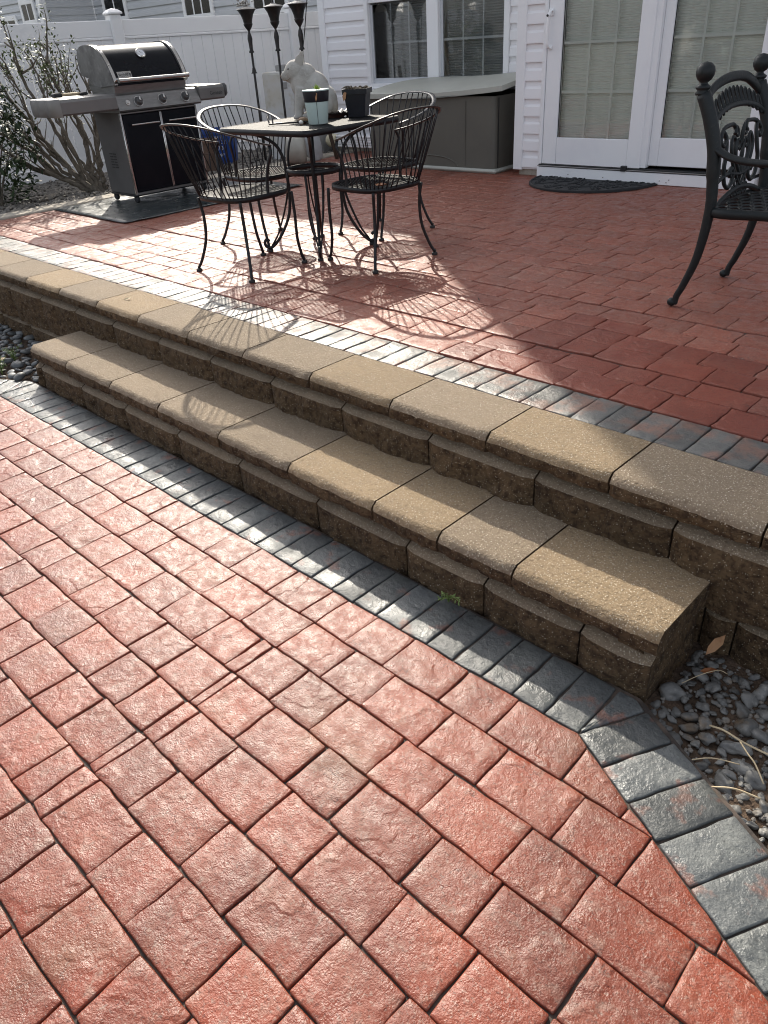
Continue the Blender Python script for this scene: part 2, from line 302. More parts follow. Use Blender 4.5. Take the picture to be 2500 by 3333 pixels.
def thing(name, label, cat, loc=(0, 0, 0), rz=0, group=None):
    o = bpy.data.objects.new(name, None); C.objects.link(o); o.empty_display_size = 0.1
    o.location = loc; o.rotation_euler = (0, 0, rz); o['label'] = label; o['category'] = cat
    if group: o['group'] = group
    return o
def tag(o, label, cat, group=None):
    o['label'] = label; o['category'] = cat
    if group: o['group'] = group
    return o
def struct(o, label=None):
    o['kind'] = 'structure'
    if label: o['label'] = label
    return o
def stuff(o, label=None):
    o['kind'] = 'stuff'
    if label: o['label'] = label
    return o
def copy_tree(o, parent=None):
    c = o.copy(); C.objects.link(c); c.parent = parent
    for ch in list(o.children): copy_tree(ch, c)
    return c
def text(name, body, size, m, parent, M_, extrude=0.0008, align='LEFT', scale_x=1.0):
    cu = bpy.data.curves.new(name, 'FONT'); cu.body = body; cu.size = size; cu.extrude = extrude; cu.align_x = align; cu.resolution_u = 3
    cu.materials.append(MATS[m]); o = bpy.data.objects.new(name, cu); C.objects.link(o); o.parent = parent
    dg = bpy.context.evaluated_depsgraph_get(); me = bpy.data.meshes.new_from_object(o.evaluated_get(dg)); bpy.data.objects.remove(o)
    o = bpy.data.objects.new(name, me); C.objects.link(o); o.parent = parent
    o.matrix_local = M_ @ Matrix.Diagonal((scale_x, 1, 1, 1)); return o
def axes(o, x, y):
    x = Vector(x).normalized(); y = Vector(y).normalized(); z = x.cross(y)
    M_ = Matrix((x, y, z)).transposed().to_4x4(); M_.translation = Vector(o); return M_
def spline(pts, n=8, closed=False):
    P = [Vector(p) for p in pts]; out = []; N = len(P)
    rng = range(N if closed else N-1)
    for i in rng:
        p0 = P[(i-1) % N] if (i > 0 or closed) else P[0]*2-P[1]
        p1 = P[i]; p2 = P[(i+1) % N]; p3 = P[(i+2) % N] if (i+2 < N or closed) else P[-1]*2-P[-2]
        for k in range(n):
            t = k/n
            out.append(0.5*((2*p1)+(p2-p0)*t+(2*p0-5*p1+4*p2-p3)*t*t+(3*p1-p0-3*p2+p3)*t**3))
    if not closed: out.append(P[-1])
    return out
def nz(x, y, z=0.0): return noise.noise(Vector((x, y, z)))
def clip(poly, a, b):
    """keep the part of poly left of the line a->b"""
    out = []; n = len(poly)
    sd_ = lambda p: (b[0]-a[0])*(p[1]-a[1])-(b[1]-a[1])*(p[0]-a[0])
    for i in range(n):
        p, q = poly[i], poly[(i+1) % n]; sp, sq = sd_(p), sd_(q)
        if sp >= 0: out.append(p)
        if (sp > 0 and sq < 0) or (sp < 0 and sq > 0):
            t = sp/(sp-sq); out.append((p[0]+(q[0]-p[0])*t, p[1]+(q[1]-p[1])*t))
    return out
def area(p): return 0.5*sum(p[i][0]*p[(i+1) % len(p)][1]-p[(i+1) % len(p)][0]*p[i][1] for i in range(len(p)))
def inset(poly, d):
    n = len(poly); out = []
    for i in range(n):
        p0, p1, p2 = Vector(poly[i-1]), Vector(poly[i]), Vector(poly[(i+1) % n])
        e1 = (p1-p0); e2 = (p2-p1)
        if e1.length < 1e-7 or e2.length < 1e-7: out.append(tuple(p1)); continue
        e1.normalize(); e2.normalize(); n1 = Vector((-e1.y, e1.x)); n2 = Vector((-e2.y, e2.x))
        m = n1+n2; k = max(0.35, 1+n1.dot(n2)); q = p1+m*(d/k); out.append((q.x, q.y))
    return out
def slab(mb, poly, z0, z1, gap=0.002, bev=0.004, rnd=0.006, amp=0.002, sub=2, wob=0.0015, seed=0.0):
    """a stone/paver from its plan outline: rounded corners, worn edge, gently uneven top"""
    if area(poly) < 0: poly = poly[::-1]
    P = []
    for p in poly:
        if not P or (Vector(p)-Vector(P[-1])).length > 0.004: P.append(p)
    if len(P) > 2 and (Vector(P[0])-Vector(P[-1])).length < 0.004: P.pop()
    if len(P) < 3 or area(P) < 0.0006: return False
    P = inset(P, gap); n = len(P); out = []
    for i in range(n):
        a, b, c = Vector(P[i-1]), Vector(P[i]), Vector(P[(i+1) % n])
        r1 = min(rnd, (a-b).length*0.3); r2 = min(rnd, (c-b).length*0.3)
        q1 = b+(a-b).normalized()*r1; q2 = b+(c-b).normalized()*r2
        out += [tuple(q1), tuple((q1+q2)*0.22+b*0.56), tuple(q2)]
        L = (c-b).length-r2-rnd; k = int(L/0.045)
        e = P[(i+1) % n]; d_ = (Vector(e)-b)
        for j in range(1, k+1):
            t = (r2+(d_.length-r2-min(rnd, d_.length*.3))*j/(k+1))/d_.length
            out.append(tuple(b+d_*t))
    out = [(x+wob*nz(x*22, y*22, 3.1+seed)*2, y+wob*nz(x*22, y*22, 9.7+seed)*2) for x, y in out]
    N = len(out); cx = sum(p[0] for p in out)/N; cy = sum(p[1] for p in out)/N
    hz = lambda x, y: z1+amp*(nz(x*7, y*7, seed)*1.2+nz(x*19, y*19, seed+5)*0.7)
    tilt = ((random.random()-.5)*amp*6, (random.random()-.5)*amp*6)
    tl = lambda x, y: (x-cx)*tilt[0]*2+(y-cy)*tilt[1]*2
    rings = [[(x, y, z0) for x, y in out], [(x, y, hz(x, y)+tl(x, y)-bev) for x, y in out]]
    ins = inset(out, bev*0.45); rings.append([(x, y, hz(x, y)+tl(x, y)-bev*.3) for x, y in ins])
    ins = inset(out, bev*1.15); rings.append([(x, y, hz(x, y)+tl(x, y)) for x, y in ins])
    for k in range(1, sub+1):
        t = k/(sub+1)
        rings.append([((x+(cx-x)*t), (y+(cy-y)*t), hz(x+(cx-x)*t, y+(cy-y)*t)+tl(x+(cx-x)*t, y+(cy-y)*t)) for x, y in ins])
    V = [p for r_ in rings for p in r_]+[(cx, cy, hz(cx, cy))]; F = []
    for i in range(len(rings)-1):
        for k in range(N): F.append((i*N+k, i*N+(k+1) % N, (i+1)*N+(k+1) % N, (i+1)*N+k))
    o = (len(rings)-1)*N
    for k in range(N): F.append((o+k, o+(k+1) % N, len(V)-1))
    mb.add(V, F); return True

H1, H2 = 0.205, 0.41
CAMXY = Vector((0, 0))

# ================================================================== ground
gr = MB(); gr.add([(-90, -60, -0.09), (60, -60, -0.09), (60, 90, -0.09), (-90, 90, -0.09)], [(0, 1, 2, 3)])
struct(gr.build('ground', 'ground', recalc=False), 'earth around the patios and houses')

# ------------------------------------------------------------------ lower patio
CR, CL = (-0.61, 1.213), (-4.16, 1.213)                   # corners where the grey border turns
aR, aL = R(-27.8), R(180+27.8)
dR = (math.cos(aR), math.sin(aR)); dL = (math.cos(aL), math.sin(aL))
endR = (CR[0]+dR[0]*3, CR[1]+dR[1]*3); endL = (CL[0]+dL[0]*3, CL[1]+dL[1]*3)
base = MB()
plan = [(-6.81, -2.0), (2.3, -2.0), (endR[0], endR[1]+.22), (CR[0]+.06, 1.425), (CL[0]-.06, 1.425), (endL[0], endL[1]+.22)]
base.prism(plan, -0.08, -0.0075)
lp = struct(base.build('lower_patio', 'joint_dark'), 'lower patio of stamped red concrete with grey border')
rows = [1.213, 1.066, .919, .7715, .625, .478, .331, .181, .028, -.12, -.267, -.414, -.56]
JO = [[-2.411, -2.234, -2.039, -1.883, -1.679, -1.510, -1.435, -1.308, -1.154, -.947, -.784, -.567],
      [-2.726, -2.570, -2.365, -2.187, -1.990, -1.832, -1.625, -1.443, -1.252, -1.093, -.890, -.707, -.498, -.339],
      [-2.776, -2.613, -2.411, -2.241, -2.034, -1.867, -1.664, -1.504, -1.452, -1.295, -1.131, -.924, -.760, -.545, -.377, -.165],
      [-2.918, -2.747, -2.544, -2.392, -2.175, -2.006, -1.796, -1.637, -1.46, -1.429, -1.262, -1.055, -.902, -.678, -.512, -.298],
      [-2.509, -2.348, -2.145, -1.970, -1.766, -1.609, -1.465, -1.406, -1.228, -1.021, -.857, -.647, -.469],
      [-2.179, -2.025, -1.814, -1.650, -1.472, -1.439, -1.278, -1.065, -.897, -.685, -.515],
      [-1.946, -1.778, -1.573, -1.478, -1.410, -1.196, -1.033, -.820],
      [-1.70, -1.484, -1.325, -1.165, -.953, -.79],
      [-1.37, -1.201, -.990, -.83], [-1.21, -1.05, -.84], [-1.1, -.9], [-1.0, -.8]]
def extend(js, x0, x1, rnd):
    js = list(js); L = (.165, .205)
    k = rnd.randint(0, 1)
    while js[0] > x0: js.insert(0, js[0]-L[k % 2]*rnd.uniform(.93, 1.07)); k += 1
    while js[-1] < x1: js.append(js[-1]+L[k % 2]*rnd.uniform(.93, 1.07)); k += 1
    return js
rl = random.Random(3)
for i, js in enumerate(JO):
    y1, y0 = rows[i], rows[i+1]
    xs = extend(js, -5.2 if i < 5 else -3.2, 0.9, rl)
    for a, b in zip(xs, xs[1:]):
        j = rl.uniform(-.004, .004); k = rl.uniform(-.003, .003)
        poly = [(a+j, y0+k), (b-j, y0-k), (b+k, y1+k), (a-k, y1-k)]
        poly = clip(poly, endR, CR); poly = clip(poly, CL, endL)
        if len(poly) < 3: continue
        cx = sum(p[0] for p in poly)/len(poly); cy = (y0+y1)/2
        if cy < 0.28+0.9*(abs(cx)-2.4)*0-0.55 and False: continue
        mb = MB()
        if slab(mb, poly, -0.02, 0.0, gap=.0020, bev=.0026, rnd=.005, amp=.0020, sub=3, wob=.0020, seed=cx*3):
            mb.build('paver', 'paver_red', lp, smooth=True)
# grey border bricks (soldier course) of the lower patio
def border_run(parent, o, d, nrm, n, pitch, wid, z, mname, first=None, last=None, z0=-.02):
    for k in range(n):
        a, b = k*pitch, (k+1)*pitch
        p = [(o[0]+d[0]*a, o[1]+d[1]*a), (o[0]+d[0]*b, o[1]+d[1]*b)]
        q = [(p[1][0]+nrm[0]*wid, p[1][1]+nrm[1]*wid), (p[0][0]+nrm[0]*wid, p[0][1]+nrm[1]*wid)]
        poly = p+q
        if k == 0 and first: poly = clip(poly, *first) or poly
        if k == n-1 and last: poly = clip(poly, *last) or poly
        mb = MB()
        if slab(mb, poly, z+z0, z-.001, gap=.0026, bev=.0032, rnd=.005, amp=.0022, sub=2, wob=.0022, seed=o[0]+k*.7): mb.build('border_brick', mname, parent, smooth=True)
Wb = 0.205
nL = int(round((CR[0]-CL[0])/0.1005)); pit = (CR[0]-CL[0])/nL
border_run(lp, CL, (1, 0), (0, 1), nL, pit, Wb, 0.0, 'border_grey')
# wedge bricks at the two corners
nR = (-dR[1], dR[0]); nLn = (dL[1], -dL[0])
for Cc, nn in ((CR, nR), (CL, nLn)):
    mb = MB(); s = 1 if Cc is CR else -1
    q = [(Cc[0], Cc[1]), (Cc[0]+nn[0]*Wb, Cc[1]+nn[1]*Wb), (Cc[0]+s*.055, Cc[1]+Wb), (Cc[0], Cc[1]+Wb)]
    slab(mb, q, -.02, -.001, gap=.004, bev=.006, rnd=.008, amp=.003); mb.build('border_brick', 'border_grey', lp, smooth='all')
border_run(lp, CR, dR, nR, 14, 0.108, Wb, 0.0, 'border_grey')
border_run(lp, CL, dL, nLn, 8, 0.1005, Wb, 0.0, 'border_grey')

# ------------------------------------------------------------------ upper patio
ub = MB(); ub.box(-6.88, 4.5, 1.86, 7.2, -0.05, H2-0.0085)
up = struct(ub.build('upper_patio', 'joint_dark'), 'raised patio of stamped red concrete by the house')
ru = random.Random(11)
ub_rows = [2.217, 2.385, 2.525, 2.677, 2.828, 2.963, 3.11]+[3.11+.1465*k for k in range(1, 27)]
JU = [[-1.146, -.986, -.789], [-1.099, -.95, -.745], [-1.175, -.964, -.823], [-1.186, -1.043, -.836], [-1.364, -1.168, -1.0], [-1.238, -1.031], [-1.121]]
cells = []
for i in range(len(ub_rows)-1):
    y0, y1 = ub_rows[i], ub_rows[i+1]
    js = JU[i] if i < len(JU) else [-2.0+ru.uniform(-.1, .1)]
    xr = 0.3 if y0 < 3 else (0.2-(y0-3)*.55)
    xs = extend(js, -6.9, xr, ru)
    if y0 > 6.8: break
    off = 0.0
    for a, b in zip(xs, xs[1:]):
        off = max(-.012, min(.012, off+ru.uniform(-.006, .006)))
        a_ = max(a, -6.88)
        if b-a_ < .03: continue
        t1 = y1+off*.7 if i else y1; t0 = y0+off*.7 if i else y0
        cells.append(((a_+b)/2, (y0+y1)/2, [(a_, t0), (b, t0+ru.uniform(-.004, .004)), (b, t1), (a_, t1+ru.uniform(-.004, .004))]))
def showsize(c):
    d = math.hypot(c[0], c[1]); return (b_in(c))*1.0/(d**3)
def b_in(c):
    v = np.array([c[0], c[1], H2-1.5]); z = v@_f; x = v@_r/z; y = v@_u/z
    return 1.0 if (abs(x) < .53 and abs(y) < .70 and z > 0) else 0.02
cells.sort(key=lambda c: -showsize(c))
rest = MB()
for k, (cx, cy, poly) in enumerate(cells):
    mb = MB() if k < 236 else rest
    ok = slab(mb, poly, H2-.02, H2, gap=.0020, bev=.0026, rnd=.005, amp=.0022, sub=2 if k < 236 else 1, wob=.0032, seed=cx*2)
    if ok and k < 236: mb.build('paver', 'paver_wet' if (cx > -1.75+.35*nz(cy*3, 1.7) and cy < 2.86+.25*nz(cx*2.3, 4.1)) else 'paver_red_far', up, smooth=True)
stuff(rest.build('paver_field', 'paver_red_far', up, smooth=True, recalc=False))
nU = 70; border_run(up, (-6.88, 2.012), (1, 0), (0, 1), nU, 0.0984, 0.2, H2, 'border_worn')

# ------------------------------------------------------------------ retaining wall and step
def split_block(mb, x0, x1, yf, yb, z0, z1, amp=.010, cham=.030, side=None, seed=0.0):
    """concrete block whose front (-Y) is split face; small sloped chamfer at the top"""
    nx = max(4, int((x1-x0)/.022)); nzv = 8
    V = []; F = []
    for j in range(nzv+1):
        for i in range(nx+1):
            t = j/nzv; z = z0+(z1-z0)*t; x = x0+(x1-x0)*i/nx
            edge = min(1, 4*min(i/nx, 1-i/nx)+.15)
            y = yf - amp*edge*(0.5+nz(x*13+seed, z*18, seed)*.9+nz(x*33, z*41, seed+3)*.6+nz(x*71, z*83, seed+7)*.35)*(1 if j < nzv-1 else .25)
            if j == nzv: y += cham+.01
            if j == nzv-1: z = z1-cham*.80; y = y*0.4+(yf-.004)*.6
            en = min(i, nx-i); y += .013 if en == 0 else (.004 if en == 1 else 0)
            V.append((x, y, z))
    o = len(V)
    for j in range(nzv):
        for i in range(nx): F.append((j*(nx+1)+i, j*(nx+1)+i+1, (j+1)*(nx+1)+i+1, (j+1)*(nx+1)+i))
    # back ring
    V += [(x0, yb, z0), (x1, yb, z0), (x1, yb, z1), (x0, yb, z1)]
    top = [nzv*(nx+1)+i for i in range(nx+1)]; bot = list(range(nx+1))
    F.append(tuple(top)+(o+2, o+3)); F.append(tuple(reversed(bot))+(o, o+1))
    F.append(tuple(j*(nx+1) for j in range(nzv+1))+(o+3, o)); F.append(tuple(j*(nx+1)+nx for j in range(nzv, -1, -1))+(o+1, o+2))
    F.append((o, o+3, o+2, o+1))
    mb.add(V, F); return list(range((nzv-1)*nx, nzv*nx))
def cap_stone(mb, x0, x1, yf, yb, z0, z1, seed, endL=False, endR=False):
    """cap with a chamfered, slightly ragged nose"""
    nx = max(4, int((x1-x0)/.018)); prof = [(0.022, z0), (0.006, z0+.008), (0.0, z0+(z1-z0)*.40), (0.001, z1-.024), (0.010, z1-.010), (0.021, z1-.0015), (0.029, z1), (0.13, z1+.0005)]
    V = []; F = []; m = len(prof)+1
    for i in range(nx+1):
        x = x0+(x1-x0)*i/nx; en = min(i, nx-i)
        for k, (dy, z) in enumerate(prof):
            rough = .011 if k < 3 else (.0042 if k < 5 else .0018)
            e = (.006 if en == 0 else .0015 if en == 1 else 0) if k < 6 else 0
            d = rough*(nz(x*20, k*.5, seed)+.7*nz(x*52, k*1.1, seed+2)+.4*nz(x*110, k*2.1, seed+4))
            V.append((x, yf+dy+e+d, z-(e*.45 if 2 < k < 7 else 0)+(.0035*nz(x*60, k*3.0, seed+8) if k in (3, 4) else 0)))
        V.append((x, yb, z1))
    for i in range(nx):
        for k in range(m-1): F.append((i*m+k, (i+1)*m+k, (i+1)*m+k+1, i*m+k+1))
    nf = [f for f in range(len(F)) if f % (m-1) < 3]
    o = len(V); V += [(x0, yb, z0), (x1, yb, z0)]
    F.append(tuple(range(m))+(o,)); F.append(tuple(nx*m+k for k in range(m-1, -1, -1))+(o+1,))
    F.append((o, 0, nx*m, o+1)); F.append(tuple(i*m+m-1 for i in range(nx+1))+(o+1, o))
    nf += [len(F)-4, len(F)-3]
    mb.add(V, F); return nf
def split_front(o, nf, m='block_split'):
    o.data.materials.append(MATS[m])
    for f in nf: o.data.polygons[f].material_index = 1
wall = thing('retaining_wall', 'long tan block retaining wall with flat caps holding up the upper patio', 'wall', (-2, 1.77, 0))
def wchild(mb, name, m, th, smooth=True):
    L = th.location; mb.v = [(x-L.x, y-L.y, z-L.z) for x, y, z in mb.v]; return mb.build(name, m, th, smooth=smooth)
capx = [-6.88, -6.50, -6.07, -5.635, -5.205, -4.7637, -4.3307, -3.8958, -3.4726, -3.0357, -2.6112, -2.1787, -1.7439, -1.3123, -.8753, -.4433, -.01, .42, .85, 1.28, 1.71]
for k, (a, b) in enumerate(zip(capx, capx[1:])):
    mb = MB(); nf = cap_stone(mb, a+.003, b-.003, 1.744, 2.010, .337, H2-.001, k*1.7); split_front(wchild(mb, 'cap_stone', 'cap_tan' if k in (2, 5, 7, 11, 13, 15) else 'cap_grey', wall), nf)
bx = [-6.88, -6.37, -5.93, -5.50, -5.067, -4.635, -4.19, -3.773, -3.326, -2.884, -2.446, -2.011, -1.569, -1.127, -.672, -.23, .21, .65, 1.09, 1.53]
for k, (a, b) in enumerate(zip(bx, bx[1:])):
    mb = MB(); nf = split_block(mb, a+.003, b-.003, 1.748, 1.95, .112, .328, amp=.020, seed=k*2.3); split_front(wchild(mb, 'wall_block', 'block_split', wall), nf, 'cap_grey')
lx = [-6.88, -6.22, -5.79, -5.364, -4.934, -4.5, -4.05, -3.6, -3.2]
lx2 = [-.98, -.545, -.455, -.02, .41, .85, 1.28]
for xs_ in (lx, lx2):
    for k, (a, b) in enumerate(zip(xs_, xs_[1:])):
        mb = MB(); nf = split_block(mb, a+.003, b-.003, 1.752, 1.95, -.07, .106, amp=.020, seed=k*3.1+9); split_front(wchild(mb, 'wall_block', 'block_split', wall), nf, 'cap_grey')
step = thing('garden_step', 'low tan block step in front of the retaining wall above grey border bricks', 'step', (-2.3, 1.45, 0))
sx = [-4.1605, -3.7466, -3.2962, -2.8747, -2.4218, -1.9843, -1.5481, -1.2626, -.9822, -.5338]
for k, (a, b) in enumerate(zip(sx, sx[1:])):
    mb = MB(); nf = cap_stone(mb, a+.003, b-.003, 1.436, 1.762, .126, H1-.001, k*2.9+50); split_front(wchild(mb, 'cap_stone', 'cap_tan' if k in (5, 6, 8) else 'cap_grey', step), nf)
sb = [-4.15, -4.089, -3.628, -3.2, -2.751, -2.308, -1.841, -1.401, -1.084, -.755, -.545]
for k, (a, b) in enumerate(zip(sb, sb[1:])):
    mb = MB(); nf = split_block(mb, a+.003, b-.003, 1.437, 1.70, -.06, .117, amp=.021, seed=k*1.3+20); split_front(wchild(mb, 'wall_block', 'block_split', step), nf, 'cap_grey')
# split-face end of the step (faces +X)
mb = MB(); split_block(mb, 1.462, 1.752, 0, .1, -.06, .124, amp=.018, seed=77)
mb.v = [(-.551-y, x, z) for x, y, z in mb.v]; wchild(mb, 'end_block', 'block_split', step)
mb = MB(); mb.box(-4.1, -.60, 1.50, 1.74, -.05, .12); wchild(mb, 'core', 'concrete', step)
# ------------------------------------------------------------------ beds
def uneven(name, poly, z, m, amp=.012, step_=.12):
    mb = MB(); xs = [p[0] for p in poly]; ys = [p[1] for p in poly]
    x0, x1, y0, y1 = min(xs), max(xs), min(ys), max(ys); nx = max(2, int((x1-x0)/step_)); ny = max(2, int((y1-y0)/step_))
    zf = z if callable(z) else (lambda x, y: z)
    V = [(x0+(x1-x0)*i/nx, y0+(y1-y0)*j/ny) for j in range(ny+1) for i in range(nx+1)]
    V = [(x, y, zf(x, y)+amp*(nz(x*6, y*6, 2)+.5*nz(x*17, y*17))) for x, y in V]
    mb.add(V, [(j*(nx+1)+i, j*(nx+1)+i+1, (j+1)*(nx+1)+i+1, (j+1)*(nx+1)+i) for j in range(ny) for i in range(nx)])
    return mb.build(name, m, smooth='all', recalc=False)
def pebble_meshes(n, m, seed, sub=2, flat=.55, rough=.22):
    out = []; rr = random.Random(seed)
    for k in range(n):
        bm = bmesh.new(); bmesh.ops.create_icosphere(bm, subdivisions=sub, radius=.5)
        o = rr.uniform(0, 90); a = rr.uniform(.7, 1.0); c = flat*rr.uniform(.75, 1.2)
        for v in bm.verts:
            d = 1+rough*(nz(v.co.x*1.7+o, v.co.y*1.7, v.co.z*1.7)*1.3)+rough*.3*nz(v.co.x*5+o, v.co.y*5, v.co.z*5)
            v.co = Vector((v.co.x*d, v.co.y*d*a, v.co.z*d*c))
        me = bpy.data.meshes.new('pebble'); bm.to_mesh(me); bm.free(); me.materials.append(MATS[m])
        me.polygons.foreach_set('use_smooth', [True]*len(me.polygons)); out.append(me)
    return out
def scatter(parent, name, meshes, spots, rr, tiltv=.35):
    for x, y, z, s in spots:
        o = bpy.data.objects.new(name, rr.choice(meshes)); C.objects.link(o); o.parent = parent
        o.location = (x, y, z); o.scale = (s, s*rr.uniform(.75, 1), s*rr.uniform(.7, 1.1)); o.rotation_euler = (rr.uniform(-tiltv, tiltv), rr.uniform(-tiltv, tiltv), rr.uniform(0, 6.28))
bedR = struct(uneven('pebble_bed', [(-.56, .2), (1.5, 1.77)], -.045, 'soil', .010, .03), 'bare soil bed with loose pebbles beside the step')
bedL = struct(uneven('dark_pebble_bed', [(-6.9, .5), (-4.0, 1.78)], -.02, 'soil', .012, .05), 'bed of dark wet pebbles beside the step')
rp = random.Random(21)
def outsideR(x, y):   # on the bed side of the border
    k = (x-CR[0])*nR[0]+(y-CR[1])*nR[1]
    return k > Wb+.012 and y < 1.74 and not (x < -.525 and y > 1.43)
spots = []; tries = 0
while len(spots) < 290 and tries < 40000:
    tries += 1; x = rp.uniform(-.53, .12); y = rp.uniform(.80, 1.73)
    if not outsideR(x, y): continue
    s = rp.choice([.018, .024, .03, .036, .042, .05, .056])*rp.uniform(.85, 1.15)
    if any((x-a)**2+(y-b)**2 < (.37*(s+t))**2 for a, b, c_, t in spots): continue
    spots.append((x, y, -.045+s*.17, s))
scatter(bedR, 'pebble', pebble_meshes(14, 'pebble', 4, 3, .62, .55), spots, rp, .5)
fill = MB()
_bm = bmesh.new(); bmesh.ops.create_icosphere(_bm, subdivisions=1, radius=.5); fv = [v.co.copy() for v in _bm.verts]; ff = [tuple(v.index for v in f.verts) for f in _bm.faces]; _bm.free()
for k in range(2600):
    x = rp.uniform(-.54, .5); y = rp.uniform(.55, 1.745)
    if not outsideR(x, y): continue
    s = rp.uniform(.006, .019); a = rp.uniform(0, 6.28); ca, sa = math.cos(a), math.sin(a); o = rp.uniform(0, 50)
    fill.add([(x+(p.x*ca-p.y*.8*sa)*s*(1+.5*nz(p.x*2+o, p.y*2, p.z*2)), y+(p.x*sa+p.y*.8*ca)*s, -.043+p.z*s*.7+s*.15) for p in fv], ff)
stuff(fill.build('fine_gravel', 'gravel', bedR, recalc=False))
spots = []; tries = 0
def outsideL(x, y):
    k = (x-CL[0])*nLn[0]+(y-CL[1])*nLn[1]
    return k > Wb+.01 and y < 1.755 and (x < -4.20 or y < 1.42)
while len(spots) < 290 and tries < 40000:
    tries += 1; x = rp.uniform(-5.7, -4.17); y = rp.uniform(1.0, 1.75)
    if not outsideL(x, y): continue
    s = rp.uniform(.04, .085)
    if any((x-a)**2+(y-b)**2 < (.36*(s+t))**2 for a, b, c_, t in spots): continue
    spots.append((x, y, -.02+s*.22+rp.uniform(0, .02), s))
scatter(bedL, 'pebble', pebble_meshes(8, 'pebble_dark', 9, 2, .42, .2), spots, rp)

# gravel strip along the fence with its concrete kerb
gz = lambda x, y: .375-max(0, (-7.1-x))*.045
bed = struct(uneven('gravel_bed', [(-11.5, -2), (-7.08, 9.5)], gz, 'soil', .015, .15), 'gravel strip between the patio kerb and the white fence')
gst = MB(); rg = random.Random(5)
octa = [(1, 0, 0), (-1, 0, 0), (0, 1, 0), (0, -1, 0), (0, 0, 1), (0, 0, -1), (.6, .6, .5), (-.6, .5, .55), (.5, -.6, .5), (-.55, -.6, .45)]
ofc = None
_bm = bmesh.new(); [_bm.verts.new(p) for p in octa]; _bm.verts.ensure_lookup_table(); bmesh.ops.convex_hull(_bm, input=_bm.verts); _bm.verts.index_update()
ofc = [tuple(v.index for v in f.verts) for f in _bm.faces]; ovt = [v.co.copy() for v in _bm.verts]; _bm.free()
for k in range(9000):
    x = rg.uniform(-9.5, -7.12); y = rg.uniform(2.2, 8.2)
    if rg.random() > 1.35-(y-2.2)*.14: continue
    s = rg.uniform(.014, .036); a = rg.uniform(0, 6.28); ca, sa = math.cos(a), math.sin(a); b_ = rg.uniform(.6, 1); c_ = rg.uniform(.45, .8); z = gz(x, y)+s*.35+rg.uniform(0, .018)+.012
    gst.add([(x+(p.x*ca-p.y*b_*sa)*s, y+(p.x*sa+p.y*b_*ca)*s, z+p.z*c_*s) for p in ovt], ofc)
stuff(gst.build('gravel', 'gravel', bed, recalc=False), 'loose gravel stones covering the bed by the fence')
kb = struct(MB().box(-7.10, -6.885, 1.9, 7.0, .2, .424, .008).build('kerb', 'concrete'), 'pale concrete kerb strip at the patio edge')

# ------------------------------------------------------------------ white vinyl fence
fence = thing('vinyl_fence', 'tall white vinyl privacy fence with capped posts behind the grill', 'fence', (-9.4, 4.5, 0.24), R(83.9-90))
# local: +Y runs along the fence, +X faces the patio
def fpanel(y0, y1):
    MB().box(-.022, .022, y0, y1, 1.455, 1.615, .006).build('top_rail', 'vinyl', fence)
    MB().box(-.018, .028, y0, y1, 1.425, 1.453, .006).build('rail_trim', 'vinyl', fence)
    MB().box(-.022, .022, y0, y1, .03, .185, .006).build('bottom_rail', 'vinyl', fence)
    MB().box(-.018, .028, y0, y1, .187, .208, .006).build('rail_trim', 'vinyl', fence)
    n = int(round((y1-y0)/.1435)); p = (y1-y0)/n
    for k in range(n): MB().box(-.011, .011, y0+k*p+.0018, y0+(k+1)*p-.0018, .16, 1.46, .0055).build('board', 'vinyl', fence)
posts = [-4.4, -1.95, .78, 3.22, 5.66]
for y in posts:
    MB().box(-.066, .066, y-.066, y+.066, 0, 1.665, .008).build('post', 'vinyl', fence)
    mb = MB(); mb.box(-.085, .085, y-.085, y+.085, 1.666, 1.688, .006)
    mb.add([(-.080, y-.080, 1.688), (.080, y-.080, 1.688), (.080, y+.080, 1.688), (-.080, y+.080, 1.688), (-.05, y-.05, 1.712), (.05, y-.05, 1.712), (.05, y+.05, 1.712), (-.05, y+.05, 1.712), (0, y, 1.728)],
           [(0, 1, 5, 4), (1, 2, 6, 5), (2, 3, 7, 6), (3, 0, 4, 7), (4, 5, 8), (5, 6, 8), (6, 7, 8), (7, 4, 8)])
    mb.build('post_cap', 'vinyl', fence)
for a, b in zip(posts, posts[1:]): fpanel(a+.066, b-.066)

# ------------------------------------------------------------------ house
HO = (-3.961, 6.009); house = thing('house', 'white sided house with a sliding patio door and a double window', 'house', (HO[0], HO[1], 0), R(1.8))
TW = 0.80; HT = 8.6
SIDE = [(.022, 0.0), (.022, .010), (.018, .072), (.0045, .090), (.002, .131), (0, .131), (0, 0)]
def siding(x0, x1, t, z0, z1, parent, m='siding', face=-1, exp=.131, name='siding_board'):
    z = z0
    while z < z1-1e-4:
        h = min(exp, z1-z)
        mb = MB(); n = len(SIDE); V = []
        for x in (x0, x1): V += [(x, t+face*d, z+min(zz, h)) for d, zz in SIDE]
        mb.add(V, [tuple(range(n)), tuple(range(2*n-1, n-1, -1))]+[(i, (i+1) % n, n+(i+1) % n, n+i) for i in range(n)])
        mb.build(name, m, parent); z += exp
def simple(name, m, *b, bev=0.004, parent=None): return MB().box(*b, bev).build(name, m, parent or house)
